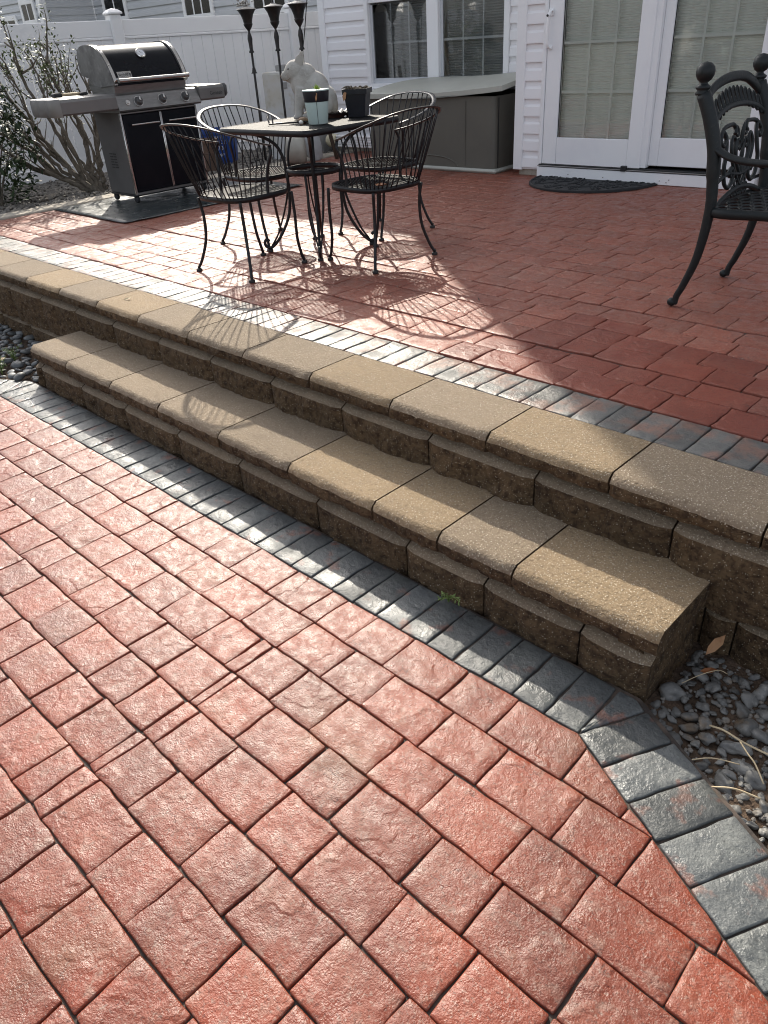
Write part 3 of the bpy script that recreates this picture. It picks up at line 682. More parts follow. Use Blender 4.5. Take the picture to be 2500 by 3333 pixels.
# main volumes (left part set back by TW, right part with the door)
simple('wall', 'siding', -3.395, -.255, TW, 9.0, 2.36, HT, bev=0)
simple('wall', 'siding', -.255, 6.0, 0.0, 9.0, 2.62, HT, bev=0)
simple('wall', 'siding', -3.37, -2.70, TW, 9.0, .50, 2.36, bev=0)
simple('wall', 'siding', -.90, -.02, TW, 9.0, .50, 2.36, bev=0)
simple('wall', 'siding', -2.70, -.90, TW, 9.0, .50, 1.05, bev=0)
simple('wall', 'siding', -2.70, -.90, TW+.5, 9.0, 1.05, 2.36, bev=0)
simple('wall', 'siding', -.255, -.02, 0.0, TW, .46, 2.62, bev=0)
simple('wall', 'siding', 1.84, 6.0, 0.0, 9.0, .46, 2.62, bev=0)
simple('wall', 'siding', -.02, 1.84, .62, 9.0, .46, 2.62, bev=0)
mb = MB(); mb.add([(-3.5, -.35, HT), (6.2, -.35, HT), (6.2, 9.3, HT), (-3.5, 9.3, HT), (-3.5, 4.4, HT+2.4), (6.2, 4.4, HT+2.4)], [(0, 1, 5, 4), (3, 4, 5, 2), (0, 4, 3), (1, 2, 5), (0, 3, 2, 1)]); mb.build('roof', 'roof', house)
simple('foundation', 'concrete', -3.36, -.24, TW+.02, TW+.3, -.05, .50)
simple('foundation', 'concrete', -.235, -.002, .02, .9, -.05, .47)
simple('foundation', 'concrete', 1.81, 6.0, .02, .9, -.05, .47)
# corner posts
simple('corner_trim', 'trim_white', -3.412, -3.316, TW-.028, TW+.07, .485, HT)
simple('corner_trim', 'trim_white', -.272, -.183, -.028, .07, .455, HT)
simple('trim_strip', 'trim_white', -.024, .000, -.026, .02, .485, 2.62)
# siding courses
siding(-3.316, -2.720, TW, .50+.0, 2.07, house)
siding(-2.717, -.886, TW, .50, 1.02, house)
siding(-.884, -.272, TW, .50, 2.20, house)
siding(-.183, -.024, 0.0, .478-.0, 2.05, house)
siding(1.845, 4.2, 0.0, .478, 1.80, house)
# return wall of the projection (faces -X), behind the deck box
simple('wall', 'siding', -.262, -.235, .07, TW, .46, 2.62, bev=0)
# ---- window (two sashes side by side)
win = MB()
for b in ((-2.717, -2.665, TW-.03, TW+.05, 1.045, 2.36), (-.949, -.886, TW-.03, TW+.05, 1.045, 2.36), (-2.664, -.950, TW-.03, TW+.05, 1.045, 1.088), (-1.873, -1.727, TW-.028, TW+.05, 1.089, 2.36)): win.box(*b, .005)
win = win.build('window', 'trim_white', house)
MB().box(-2.73, -.875, TW-.055, TW-.031, 1.03, 1.052, .004).build('sill', 'trim_white', win)
for x0, x1 in ((-2.665, -1.873), (-1.727, -.949)):
    mb = MB()
    for b in ((x0, x1, TW+.012, TW+.04, 1.088, 1.135), (x0, x0+.03, TW+.012, TW+.04, 1.136, 1.80), (x1-.03, x1, TW+.012, TW+.04, 1.136, 1.80)): mb.box(*b, .004)
    mb.build('sash', 'grille_grey', win)
    MB().box(x0, x1, TW-.01, TW+.04, 1.815, 1.87, .004).build('meeting_rail', 'trim_white', win)
    g = (x1-x0-.06)/3
    for k in (1, 2): MB().box(x0+.03+g*k-.008, x0+.03+g*k+.008, TW+.028, TW+.034, 1.137, 1.80).build('grille_bar', 'grille_grey', win)
    MB().box(x0+.03, x1-.03, TW+.026, TW+.0345, 1.445, 1.465).build('grille_bar', 'grille_grey', win)
    for zz in (1.137, 1.872): MB().box(x0+.004, x1-.004, TW+.020, TW+.0235, zz, zz+(.66 if zz < 1.5 else .45)).build('pane', 'glass', win)
    mb = MB(); z = 1.12
    while z < 2.34: mb.box(x0+.02, x1-.02, TW+.10, TW+.125, z, z+.0205, .006); z += .022
    mb.build('blind', 'blind_dark', win)
# ---- sliding patio door
door = MB()
for b in ((.001, .026, -.05, .07, .515, 2.55), (1.752, 1.80, -.05, .07, .515, 2.55), (.001, 1.80, -.05, .07, 2.551, 2.62)): door.box(*b, .004)
door = door.build('sliding_door', 'door_white', house)
MB().box(-.006, 1.806, -.06, .05, .412, .494, .003).build('threshold', 'door_white', door)
MB().box(0, 1.80, -.048, .06, .4945, .514, .002).build('track', 'black_plastic', door)
MB().box(0, 1.80, -.066, -.049, .500, .507, .002).build('track_rail', 'stainless', door)
for x, z in ((.30, .447), (.62, .441), (1.10, .442), (1.155, .433), (1.175, .452), (1.62, .437)):
    MB().lathe([(.0001, 0), (.0045, 0), (.0045, .003), (.0001, .0035)], seg=8, T=Matrix.Translation((x, -.0605, z)) @ Matrix.Rotation(R(90), 4, 'X')).build('screw', 'util_grey', door)
def dpanel(x0, x1, g0, g1, y0, y1, zb, zg, vs_):
    o = MB(); o.box(x0, g0, y0, y1, zb, 2.55, .004); o.box(g1, x1, y0, y1, zb, 2.55, .004)
    o = o.build('door_panel', 'door_white', door)
    MB().box(g0+.001, g1-.001, y0+.002, y1, zb, zg, .003).build('bottom_rail', 'door_white', o)
    MB().box(g0+.001, g1-.001, y0+.002, y1, 2.42, 2.55, .003).build('top_rail', 'door_white', o)
    ym = (y0+y1)/2
    MB().box(g0-.002, g1+.002, ym-.004, ym, zg-.002, 2.425).build('pane', 'glass', o)
    MB().box(g0-.004, g0+.006, ym-.008, ym-.005, zg, 2.42).build('gasket', 'black_plastic', o)
    for v in vs_: MB().box(v-.0085, v+.0085, ym+.006, ym+.014, zg, 2.42).build('grille_bar', 'grille', o)
    for z in (1.048, 1.386, 1.724, 2.062): MB().box(g0, g1, ym+.0055, ym+.0145, z-.0095, z+.0095).build('grille_bar', 'grille', o)
    mb = MB(); z = zg-.02
    while z < 2.45: mb.box(g0-.02, g1+.02, ym+.055, ym+.066, z, z+.0165, .004); z += .0165
    mb.build('blind', 'blind', o)
    return o
dl = dpanel(.029, .911, .158, .797, -.042, .0, .517, .720, (.387, .601))
dr_ = dpanel(.957, 1.751, 1.032, 1.672, .006, .046, .535, .733, (1.250, 1.457))
MB().box(.905, .956, -.03, .03, .520, 2.55, .003).build('interlock', 'door_white', door)
MB().box(.770, .815, -.075, -.043, .495, .535, .004).build('latch_foot', 'black_plastic', door)
mb = MB(); mb.tube(spline([(.062, -.045, 1.605), (.060, -.075, 1.60), (.052, -.085, 1.55), (.048, -.085, 1.42), (.054, -.075, 1.365), (.056, -.045, 1.358)], 5), .012, 8, flat=(.008, .014))
mb.box(.030, .075, -.05, -.043, 1.57, 1.62, .003); mb.box(.036, .075, -.05, -.043, 1.345, 1.375, .003); mb.build('pull_handle', 'trim_white', dl, smooth=True)
MB().lathe([(.0001, 0), (.009, 0), (.009, .004), (.0001, .005)], seg=10, T=Matrix.Translation((.052, -.098, 1.575)) @ Matrix.Rotation(R(90), 4, 'X')).build('lock', 'black_plastic', dl)

# ------------------------------------------------------------------ neighbour's house beyond the fence
NX, NY0, NY1 = -19.5, 9.33, 10.6
neigh = thing('neighbour_house', "grey sided neighbour's house rising beyond the white fence", 'house', (NX, NY0, 0))
def nb(name, m, x0, x1, y0, y1, z0, z1, bev=.004, parent=None): return MB().box(x0-NX, x1-NX, y0-NY0, y1-NY0, z0, z1, bev).build(name, m, parent or neigh)
nb('wall', 'siding_grey', -27, NX-.01, NY0+.01, 18, -.05, 6.2, 0)
nb('wall', 'siding_grey', NX-.005, -9.8, NY1+.01, 18, -.05, 6.2, 0)
nb('roof', 'roof', -27.5, -9.4, NY0-.4, 18.4, 6.21, 6.6, 0)
nb('corner_trim', 'trim_white', NX-.13, NX+.03, NY0-.04, NY0+.10, -.05, 6.2)
nb('corner_trim', 'trim_white', NX, NX+.03, NY1-.03, NY1, -.05, 6.2)
def nsid(x0, x1, y, z0, z1): siding(x0-NX, x1-NX, y-NY0, z0, z1, neigh, 'siding_grey', exp=.155)
nsid(-25, NX-.13, NY0, 1.9, 3.45); nsid(NX+.03, -9.8, NY1, 1.9, 3.45)
z = 1.9
while z < 3.4:     # courses on the face that looks right (+X)
    V = []
    for y in (NY0+.10, NY1-.03): V += [(d*1.0, y-NY0, z+zz*1.18) for d, zz in SIDE]
    n = len(SIDE); MB().add(V, [tuple(range(n)), tuple(range(2*n-1, n-1, -1))]+[(i, (i+1) % n, n+(i+1) % n, n+i) for i in range(n)]).build('siding_board', 'siding_grey', neigh); z += .155
def nwin(x0, x1, y, z0, z1, bars=1):
    o = MB()
    for b in ((x0-.10, x0, y-.05, y+.0, z0-.10, z1+.10), (x1, x1+.10, y-.05, y+.0, z0-.10, z1+.10), (x0, x1, y-.05, y+.0, z0-.10, z0), (x0, x1, y-.05, y+.0, z1, z1+.10)): o.box(b[0]-NX, b[1]-NX, b[2]-NY0, b[3]-NY0, b[4], b[5], .006)
    o = o.build('window', 'trim_white', neigh)
    nb('pane', 'blind_dark', x0, x1, y-.032, y-.022, z0, z1, 0, o)
    nb('pane_glass', 'glass', x0, x1, y-.040, y-.036, z0, z1, 0, o)
    for k in range(bars): x = x0+(x1-x0)*(k+1)/(bars+1); nb('bar', 'trim_white', x-.02, x+.02, y-.046, y-.041, z0, z1, 0, o)
nwin(-20.42, -19.88, NY0, 2.32, 2.62); nwin(-21.75, -20.95, NY0, 1.9, 2.36); nwin(-18.92, -18.10, NY1, 2.26, 2.60); nwin(-15.70, -14.85, NY1, 2.13, 3.0, 2); nwin(-13.45, -12.55, NY1, 2.10, 3.0, 2)

# ================================================================== wrought iron set
def superell(a, b, n, p=4.0):
    out = []
    for k in range(n):
        t = 2*math.pi*k/n; c, s = math.cos(t), math.sin(t)
        out.append((a*math.copysign(abs(c)**(2/p), c), b*math.copysign(abs(s)**(2/p), s)))
    return out
def mesh_panel(mb, a, b, z, pitch, wd, th, ang, dish=0.0, p=4.0):
    """woven/expanded metal: two families of strips clipped to a rounded square"""
    inside = lambda x, y: abs(x/a)**p+abs(y/b)**p < 1
    for sgn in (1, -1):
        d = Vector((math.cos(ang*sgn), math.sin(ang*sgn))); n = Vector((-d.y, d.x)); ext = (a+b)*1.2
        k = -int(ext/pitch)
        while k*pitch < ext:
            o = n*(k*pitch); ts = [t*0.012 for t in range(-int(ext/.012), int(ext/.012)+1) if inside(*(o+d*(t*0.012)))]
            k += 1
            if len(ts) < 2: continue
            t0, t1 = ts[0], ts[-1]; m = 5 if dish else 1
            V = []
            for i in range(m+1):
                t = t0+(t1-t0)*i/m; q = o+d*t; zz = z-dish*max(0, 1-(q.x/a)**2)*max(0, 1-(q.y/b)**2)+(.0006 if sgn > 0 else -.0006)
                V += [(q.x+n.x*wd, q.y+n.y*wd, zz), (q.x-n.x*wd, q.y-n.y*wd, zz-wd*.22), (q.x-n.x*wd, q.y-n.y*wd, zz-th-wd*.22), (q.x+n.x*wd, q.y+n.y*wd, zz-th)]
            F = []
            for i in range(m):
                for j in range(4): F.append((i*4+j, i*4+(j+1) % 4, i*4+4+(j+1) % 4, i*4+4+j))
            mb.add(V, F)
def glide(mb, x, y, z=0.0, r=.017):
    mb.lathe([(.0001, 0), (r, 0), (r*1.05, .006), (r*.95, .014), (.008, .018), (.008, .03), (.0001, .03)], (x, y, z), 12)
def iron_chair(label, loc, rz):
    t = thing('iron_chair', label, 'chair', loc, rz, 'wrought iron chairs round the table')
    SZ = .42
    rim = superell(.208, .208, 40, 3.4)
    MB().tube([(x, y, SZ-.012) for x, y in rim], 0, 6, closed=True, flat=(.016, .006), up=(0, 0, 1)).build('seat_rim', 'black_iron', t, smooth='all')
    mb = MB(); mesh_panel(mb, .206, .206, SZ-.002, .0165, .0026, .002, R(36), dish=.012, p=3.4); mb.build('seat_mesh', 'iron_mesh', t)
    half = [(.218, .045, .650), (.248, -.05, .672), (.264, -.15, .702), (.242, -.25, .736), (.170, -.325, .768), (.085, -.358, .782), (0, -.366, .785)]
    rail = spline(half+[(-x, y, z) for x, y, z in half[-2::-1]], 7)
    MB().tube(rail, 0, 8, flat=(.0045, .0155), up=(0, 0.25, 1)).build('back_rail', 'rail_worn', t, smooth='all')
    # rods between rail and seat rim
    ring = [(x, y) for x, y in superell(.205, .205, 400, 3.4)]
    back = sorted([p for p in ring if p[1] < .05], key=lambda p: -math.atan2(p[1]-.2, p[0])) ; back.sort(key=lambda p: math.atan2(p[0], -(p[1]-.25)), reverse=True)
    n = 23
    for k in range(1, n):
        a = rail[int(round((len(rail)-1)*k/n))]; b = back[int(round((len(back)-1)*k/n))]
        m = (a+Vector((b[0], b[1], SZ-.01)))*.5+Vector((0, -.006, 0))
        MB().tube(spline([a, m, (b[0], b[1], SZ-.02)], 3), .0034, 6).build('spindle', 'black_iron', t, smooth='all')
    for s in (1, -1):
        MB().tube(spline([(s*.218, .045, .650), (s*.232, .035, .61), (s*.216, .02, .55), (s*.206, .01, .48), (s*.206, .005, SZ-.025)], 5), 0, 8, flat=(.010, .006), up=(0, 1, 0)).build('arm_post', 'black_iron', t, smooth='all')
        for pts in ([(s*.190, .185, SZ-.02), (s*.192, .190, .28), (s*.184, .196, .15), (s*.182, .215, .06), (s*.186, .228, .02)], [(s*.185, -.175, SZ-.02), (s*.176, -.165, .30), (s*.185, -.170, .18), (s*.218, -.195, .07), (s*.240, -.215, .02)]):
            leg = MB(); leg.tube(spline(pts, 6), .0088, 8); o = leg.build('leg', 'black_iron', t, smooth='all')
            g = MB(); glide(g, pts[-1][0], pts[-1][1]); g.build('foot', 'black_plastic', o, smooth=True)
    return t
P0 = H2+.001
c1 = iron_chair('nearest black iron barrel chair, its back to the steps, empty mesh seat', (-3.69, 2.66, P0), R(2))
def again(src, label, loc, rz):
    o = copy_tree(src); o.location = loc; o.rotation_euler = (0, 0, rz); o['label'] = label; return o
again(c1, 'black iron barrel chair with a brown leaf on its mesh seat', (-3.19, 3.20, P0), R(88))
again(c1, 'black iron barrel chair in front of the blue bin, back to the fence', (-4.16, 3.17, P0), R(-92))
again(c1, 'black iron barrel chair with its back to the taupe storage box', (-3.69, 3.76, P0), R(181))
# ---- table
tb = thing('iron_table', 'square black iron mesh patio table with scrolled legs and a round lower shelf', 'table', (-3.70, 3.20, P0), R(2))
TZ = .705
rim = superell(.378, .378, 96, 16)
MB().tube([(x, y, TZ-.014) for x, y in rim], 0, 6, closed=True, flat=(.018, .007), up=(0, 0, 1)).build('top_rim', 'black_iron', tb, smooth='all')
mb = MB(); mesh_panel(mb, .376, .376, TZ, .0205, .0034, .003, R(28), p=16.0); mb.build('top_mesh', 'iron_mesh', tb)
mb = MB(); mb.tube([(.16*math.cos(k*math.pi/16), .16*math.sin(k*math.pi/16), .455) for k in range(32)], 0, 6, closed=True, flat=(.018, .004), up=(0, 0, 1))
for r_ in (.105, .055): mb.tube([(r_*math.cos(k*math.pi/12), r_*math.sin(k*math.pi/12), .442) for k in range(24)], .006, 6, closed=True)
for a in (0, 90): mb.tube([(.157*math.cos(R(a)), .157*math.sin(R(a)), .440), (-.157*math.cos(R(a)), -.157*math.sin(R(a)), .440)], .005, 6)
mb.build('shelf_ring', 'black_iron', tb, smooth='all')
for k in range(4):
    a = R(45+90*k); ca, sa = math.cos(a), math.sin(a)
    pt = lambda r_, z, da=0.0: (r_*math.cos(a+da), r_*math.sin(a+da), z)
    o = MB().tube(spline([pt(.44, TZ-.03), pt(.32, TZ-.045), pt(.215, TZ-.10), pt(.172, .52), pt(.166, .44), pt(.160, .36), pt(.175, .22), pt(.235, .10), pt(.300, .030), pt(.335, .030), pt(.348, .055), pt(.335, .075), pt(.318, .062)], 6), .0095, 8).build('leg', 'black_iron', tb, smooth='all')
    for da in (-.30, .30):
        MB().tube(spline([pt(.162, .45, da), pt(.185, .30, da*.75), pt(.25, .12, da*.25), pt(.305, .035, 0)], 5), .0052, 6).build('brace_rod', 'black_iron', o, smooth='all')
    g = MB(); glide(g, *pt(.318, 0)[:2]); g.build('foot', 'black_plastic', o, smooth=True)
    MB().tube([pt(.47, TZ-.028), pt(0, TZ-.028)], .006, 6).build('cross_bar', 'black_iron', tb)

# ---- things on the table
TT = P0+TZ+.003
pig = thing('pig_statue', 'pale stone statue of a sitting pig on the iron table', 'statue', (-3.90, 3.32, TT), R(45.9))
mb = MB()      # local: -x is where it faces, z up
Ry = lambda d: Matrix.Rotation(R(d), 4, 'Y')
E_ = [((.115, 0, .092), (.108, .088, .094), 0), ((.080, 0, .145), (.100, .080, .105), 28), ((.034, 0, .195), (.080, .070, .096), 20), ((.175, 0, .06), (.05, .07, .06), 0),
      ((-.008, 0, .248), (.066, .058, .060), 0), ((-.040, 0, .238), (.042, .040, .040), 0), ((-.068, 0, .228), (.030, .027, .026), 0), ((-.086, 0, .226), (.012, .023, .021), 0), ((-.040, 0, .212), (.038, .034, .022), 0)]
for c, r_, d in E_: mb.ell(c, r_, 16, 10, Ry(d))
for s in (1, -1):
    mb.tube(spline([(.015, s*.045, .165), (-.002, s*.046, .10), (-.010, s*.044, .05), (-.014, s*.044, .012)], 4), 0, 10, radii=[.034, .033, .032, .031, .029, .027, .025, .024, .023, .023, .024, .026, .026][:13])
    mb.ell((-.022, s*.044, .012), (.028, .022, .014), 12, 8)
    mb.ell((.125, s*.068, .065), (.075, .036, .062), 14, 9, Ry(-15)); mb.ell((.055, s*.075, .018), (.050, .024, .019), 12, 8)
    ear = []
    ec = Vector((.018, s*.038, .295)); ed = Vector((.020, s*.010, .055)).normalized()
    mb.ell(ec, (.027, .010, .040), 12, 8, Matrix.Rotation(R(22), 4, 'Y') @ Matrix.Rotation(R(-s*14), 4, 'X'))
    mb.ell(ec+Vector((.014, s*.008, .030)), (.013, .007, .026), 10, 6, Matrix.Rotation(R(22), 4, 'Y') @ Matrix.Rotation(R(-s*14), 4, 'X'))
body = mb.build('body', 'pig_stone', pig, smooth='all')
rm = body.modifiers.new('remesh', 'REMESH'); rm.mode = 'VOXEL'; rm.voxel_size = .0042; rm.use_smooth_shade = True
sm = body.modifiers.new('smooth', 'SMOOTH'); sm.factor = .6; sm.iterations = 5
for s in (1, -1):
    MB().ell((-.048, s*.0405, .262), (.0055, .0045, .0055), 10, 8).build('eye', 'eye_black', pig, smooth='all')
    MB().ell((-.0975, s*.0095, .227), (.003, .004, .006), 8, 6).build('nostril', 'stone_brown', pig, smooth='all')
    MB().tube(spline([(-.088, s*.014, .207), (-.066, s*.034, .205), (-.042, s*.0435, .216)], 5), .0016, 6).build('mouth_line', 'stone_brown', pig, smooth='all')

pot = thing('mint_pot', 'mint green plant pot with a black upper band holding a small succulent', 'plant pot', (-3.535, 3.125, TT), R(20))
MB().lathe([(.0001, 0), (.052, 0), (.054, .003), (.066, .108), (.0001, .108)], seg=28).build('pot_body', 'pot_mint', pot, smooth=True)
MB().lathe([(.0662, .1085), (.0670, .110), (.0725, .158), (.0725, .165), (.068, .166), (.064, .15), (.0001, .150)], seg=28).build('rim_band', 'pot_black', pot, smooth=True)
MB().lathe([(.0728, .1605), (.0742, .161), (.0742, .1665), (.068, .168), (.0675, .166)], seg=28).build('rim_edge', 'pot_mint', pot, smooth=True)
MB().lathe([(.0001, .151), (.064, .151), (.05, .156), (.0001, .159)], seg=20).build('soil', 'potting_soil', pot, smooth=True)
a = R(-62); MB().tube([(.0545*math.cos(a), .0545*math.sin(a), .004), (.0668*math.cos(a), .0668*math.sin(a), .108), (.0735*math.cos(a), .0735*math.sin(a), .158)], .0012, 5).build('seam', 'black_plastic', pot)
mb = MB(); rs = random.Random(2)
for k in range(16):
    az = k*2.4; r0 = .006; el = R(35+k*3.2); d = Vector((math.cos(az)*math.cos(el), math.sin(az)*math.cos(el), math.sin(el))); L = .036*rs.uniform(.8, 1.1)
    b = Vector((.020, -.022, .158)); sd_ = d.cross(Vector((0, 0, 1))).normalized()*.0055
    mb.add([b, b+d*L*.55+sd_, b+d*L, b+d*L*.55-sd_, b+d*L*.5+Vector((0, 0, .003))], [(0, 1, 4), (1, 2, 4), (2, 3, 4), (3, 0, 4)])
mb.build('succulent_rosette', 'succulent', pot)
mb = MB(); mb.add([(.030, -.060, .158), (.044, -.066, .150), (.041, -.068, .125), (.033, -.067, .112), (.028, -.064, .130)], [(0, 1, 2, 4), (4, 2, 3)]); mb.build('dry_leaf', 'dead_leaf', pot)

pot = thing('black_square_pot', 'square black plastic pot with dead plant bits at the table corner', 'plant pot', (-3.595, 3.50, TT), R(32))
def sq(h, z): return [(-h, -h, z), (h, -h, z), (h, h, z), (-h, h, z)]
mb = MB(); lv = [(.050, 0), (.065, .118), (.072, .118), (.074, .145), (.069, .145), (.066, .128)]
V = []; [V.extend(sq(h, z)) for h, z in lv]
mb.add(V, [(0, 3, 2, 1)]+[(i*4+k, i*4+(k+1) % 4, i*4+4+(k+1) % 4, i*4+4+k) for i in range(len(lv)-1) for k in range(4)]); mb.build('pot_body', 'pot_black', pot)
mb = MB(); rs = random.Random(8)
mb.add(sq(.067, .130), [(0, 1, 2, 3)])
for k in range(90):
    x, y = rs.uniform(-.058, .058), rs.uniform(-.058, .058); s = rs.uniform(.005, .012); mb.ell((x, y, .134+rs.uniform(0, .014)), (s, s*.8, s*.7), 6, 4)
mb.build('soil', 'potting_soil', pot, smooth='all')
mb = MB()
for k in range(9):
    x, y = -.055+rs.uniform(0, .045), -.06+rs.uniform(0, .03); mb.tube(spline([(x, y, .135), (x+rs.uniform(-.02, .01), y-.01, .160), (x-.025, y-.02, .150)], 3), .0022, 5)
mb.build('dead_stems', 'bark', pot)
mb = MB(); mb.add([(-.060, -.072, .135), (-.045, -.078, .128), (-.052, -.078, .098), (-.066, -.076, .085), (-.072, -.075, .110)], [(0, 1, 2, 4), (4, 2, 3)]); mb.build('dry_leaf', 'dead_leaf', pot)

tray = thing('scalloped_dish', 'dark round dish with a pale scalloped lining on the table', 'dish', (-3.735, 3.46, TT))
MB().lathe([(.0001, 0), (.070, 0), (.092, .018), (.095, .024), (.088, .024), (.068, .008), (.0001, .006)], seg=36).build('dish_body', 'black_iron', tray, smooth=True)
mb = MB(); N = 72; V = []
for r_, z0, am in ((.060, .009, 0), (.080, .022, .004), (.098, .030, .006)):
    V += [(r_*math.cos(2*math.pi*k/N), r_*math.sin(2*math.pi*k/N), z0+am*math.cos(18*2*math.pi*k/N)) for k in range(N)]
mb.add(V, [(j*N+k, j*N+(k+1) % N, (j+1)*N+(k+1) % N, (j+1)*N+k) for j in range(2) for k in range(N)]); mb.build('scalloped_lining', 'torch_rim', tray, smooth='all')
# bent black metal hook lying on the table
hk = MB(); b = Vector((-3.80, 2.985, TT)); e = Vector((-3.605, 3.09, TT+.012))
hk.tube([b+Vector((-.035, .02, .045)), b+Vector((-.012, .012, .008)), b+Vector((0, 0, .006)), e], .0048, 6); hk.tube([b+Vector((-.012, .034, .05)), b+Vector((.012, .020, .008)), b+Vector((0, 0, .006))], .0048, 6)
hk.tube([b+Vector((.012, .016, .008)), e+Vector((.004, .016, -.002))], .0040, 6)
tag(hk.build('metal_hook', 'black_iron', smooth='all'), 'bent black metal hook lying near the left table corner', 'hook')
pm = pebble_meshes(1, 'stone_white', 31, 3, .75, .25)[0]; pm2 = pebble_meshes(1, 'stone_brown', 33, 3, .7, .25)[0]
def stone(name, me, loc, s, label):
    o = bpy.data.objects.new(name, me); C.objects.link(o); o.location = loc; o.scale = s; o.rotation_euler = (0, 0, random.uniform(0, 3)); return tag(o, label, 'stone')
stone('white_stone', pm, (-3.612, 3.065, TT+.012), (.038, .036, .034), 'small white stone beside the mint pot on the table')
stone('brown_stone', pm2, (-3.665, 3.13, TT+.014), (.060, .045, .042), "brown stone by the pig statue's front feet")
stone('white_chip', pm.copy(), (-3.625, 3.42, TT+.006), (.022, .016, .016), 'tiny white stone chip next to the scalloped dish')
lf = MB(); lf.add([(-.05, 0, .006), (-.02, .022, .012), (.02, .028, .006), (.055, .004, .016), (.02, -.024, .010), (-.02, -.02, .004), (0, 0, .0)], [(0, 1, 6), (1, 2, 6), (2, 3, 6), (3, 4, 6), (4, 5, 6), (5, 0, 6)])
tag(lf.build('brown_leaf', 'brown_leaf', loc=(-3.045, 3.10, P0+.420)), 'curled brown leaf lying on an iron chair seat', 'leaf')

# ================================================================== cast metal armchair
ch = thing('cast_armchair', 'dark cast metal armchair with ball finials and openwork back at right edge', 'armchair', (-1.10, 3.5415, P0), R(-90))
yb = [(0.012, -.318), (.05, -.312), (.10, -.290), (.23, -.248), (.416, -.227), (.55, -.238), (.64, -.249), (.75, -.285), (.835, -.325)]
def backy(z):
    for (z0, y0), (z1, y1) in zip(yb, yb[1:]):
        if z <= z1: return y0+(y1-y0)*(z-z0)/(z1-z0)
    return yb[-1][1]
for s in (1, -1):
    pts = spline([(s*.275, y, z) for z, y in yb], 5); n = len(pts)
    rad = [.013+.010*min(1, p.z/.5)+.004*(p.z > .55) for p in pts]
    o = MB().tube(pts, 0, 12, radii=rad).build('back_post', 'cast_alu', ch, smooth='all')
    yt = -.330
    MB().lathe([(.0001, 0), (.026, 0), (.029, .008), (.021, .015), (.027, .022), (.030, .028), (.018, .036), (.013, .042), (.026, .052), (.034, .066), (.036, .080), (.032, .095), (.020, .108), (.0001, .113)], (s*.275, yt, .830), 18).build('ball_finial', 'cast_alu', o, smooth='all')
    MB().ell((s*.275, -.332, .018), (.017, .020, .018), 12, 8).build('scroll_foot', 'cast_alu', o, smooth='all')
    MB().tube(spline([(s*.255, .225, .40), (s*.262, .235, .25), (s*.268, .255, .12), (s*.275, .305, .02)], 6), .0165, 10).build('front_leg', 'cast_alu', ch, smooth='all')
    MB().tube(spline([(s*.275, -.245, .645), (s*.292, -.16, .612), (s*.306, -.02, .603), (s*.304, .14, .622), (s*.290, .225, .612), (s*.275, .235, .56), (s*.262, .225, .42)], 7), 0, 10, flat=(.013, .022), up=(0, 0, 1)).build('armrest', 'cast_alu', ch, smooth='all')
def bp(x, z, off=0.0): return (x, backy(z)+off, z)
def arc3(pts, r_, name, fl=None, n=6): 
    MB().tube(spline([bp(x, z) for x, z in pts], n), r_, 8, flat=fl, up=(0, 1, 0) if fl else None).build(name, 'cast_alu', ch, smooth='all')
arc3([(-.27, .800), (-.20, .842), (-.11, .868), (0, .876), (.11, .868), (.20, .842), (.27, .800)], .016, 'top_rail', (.011, .020))
arc3([(-.262, .722), (-.19, .752), (-.10, .770), (0, .775), (.10, .770), (.19, .752), (.262, .722)], .010, 'second_rail', (.009, .011))
arc3([(-.27, .395), (-.15, .44), (0, .462), (.15, .44), (.27, .395)], .012, 'lower_rail', (.010, .012))
arc3([(-.265, .500), (-.14, .530), (0, .515), (.14, .530), (.265, .500)], .008, 'cross_scroll')
for k in range(13):
    x = -.222+k*.037; zc = .805-(x/.30)**2*.085; h = .034
    MB().tube([bp(x+.0135*math.cos(t*math.pi/6), zc+h*math.sin(t*math.pi/6)) for t in range(12)], .0052, 6, closed=True).build('oval_ring', 'cast_alu', ch, smooth='all')
for s in (1, -1):
    arc3([(s*.062, .672), (s*.050, .690), (s*.066, .706), (s*.10, .708), (s*.165, .700), (s*.200, .672)], .0085, 'scroll')
    arc3([(s*.165, .655), (s*.185, .640), (s*.205, .655), (s*.195, .685), (s*.170, .690), (s*.152, .660), (s*.160, .600), (s*.172, .560), (s*.160, .500), (s*.120, .475), (s*.085, .495), (s*.082, .530), (s*.100, .548), (s*.116, .532), (s*.104, .516)], .0085, 'scroll')
    arc3([(0, .470), (s*.035, .500), (s*.085, .560), (s*.108, .620), (s*.092, .662), (s*.066, .650), (s*.070, .610), (s*.050, .560), (s*.012, .515)], .0075, 'lyre_band')
    arc3([(s*.012, .510), (s*.040, .560), (s*.058, .60), (s*.045, .648)], .006, 'lyre_band')
    for cx, cz in ((.040, .680), (.036, .632), (.040, .480)):
        MB().tube([bp(s*cx+.016*math.cos(t*math.pi/6), cz+.018*math.sin(t*math.pi/6)) for t in range(12)], .0055, 6, closed=True).build('ring', 'cast_alu', ch, smooth='all')
    for cx in (.012, .040, .068):
        for cz in (.492, .512): MB().tube([bp(s*cx+.011*math.cos(t*math.pi/5), cz-.05+.010*math.sin(t*math.pi/5)) for t in range(10)], .0045, 6, closed=True).build('ring', 'cast_alu', ch, smooth='all')
for cz, h, w_ in ((.655, .055, .016), (.585, .05, .014), (.525, .045, .013)):
    MB().ell(bp(0, cz), (w_, .008, h), 12, 8).build('leaf_boss', 'cast_alu', ch, smooth='all')
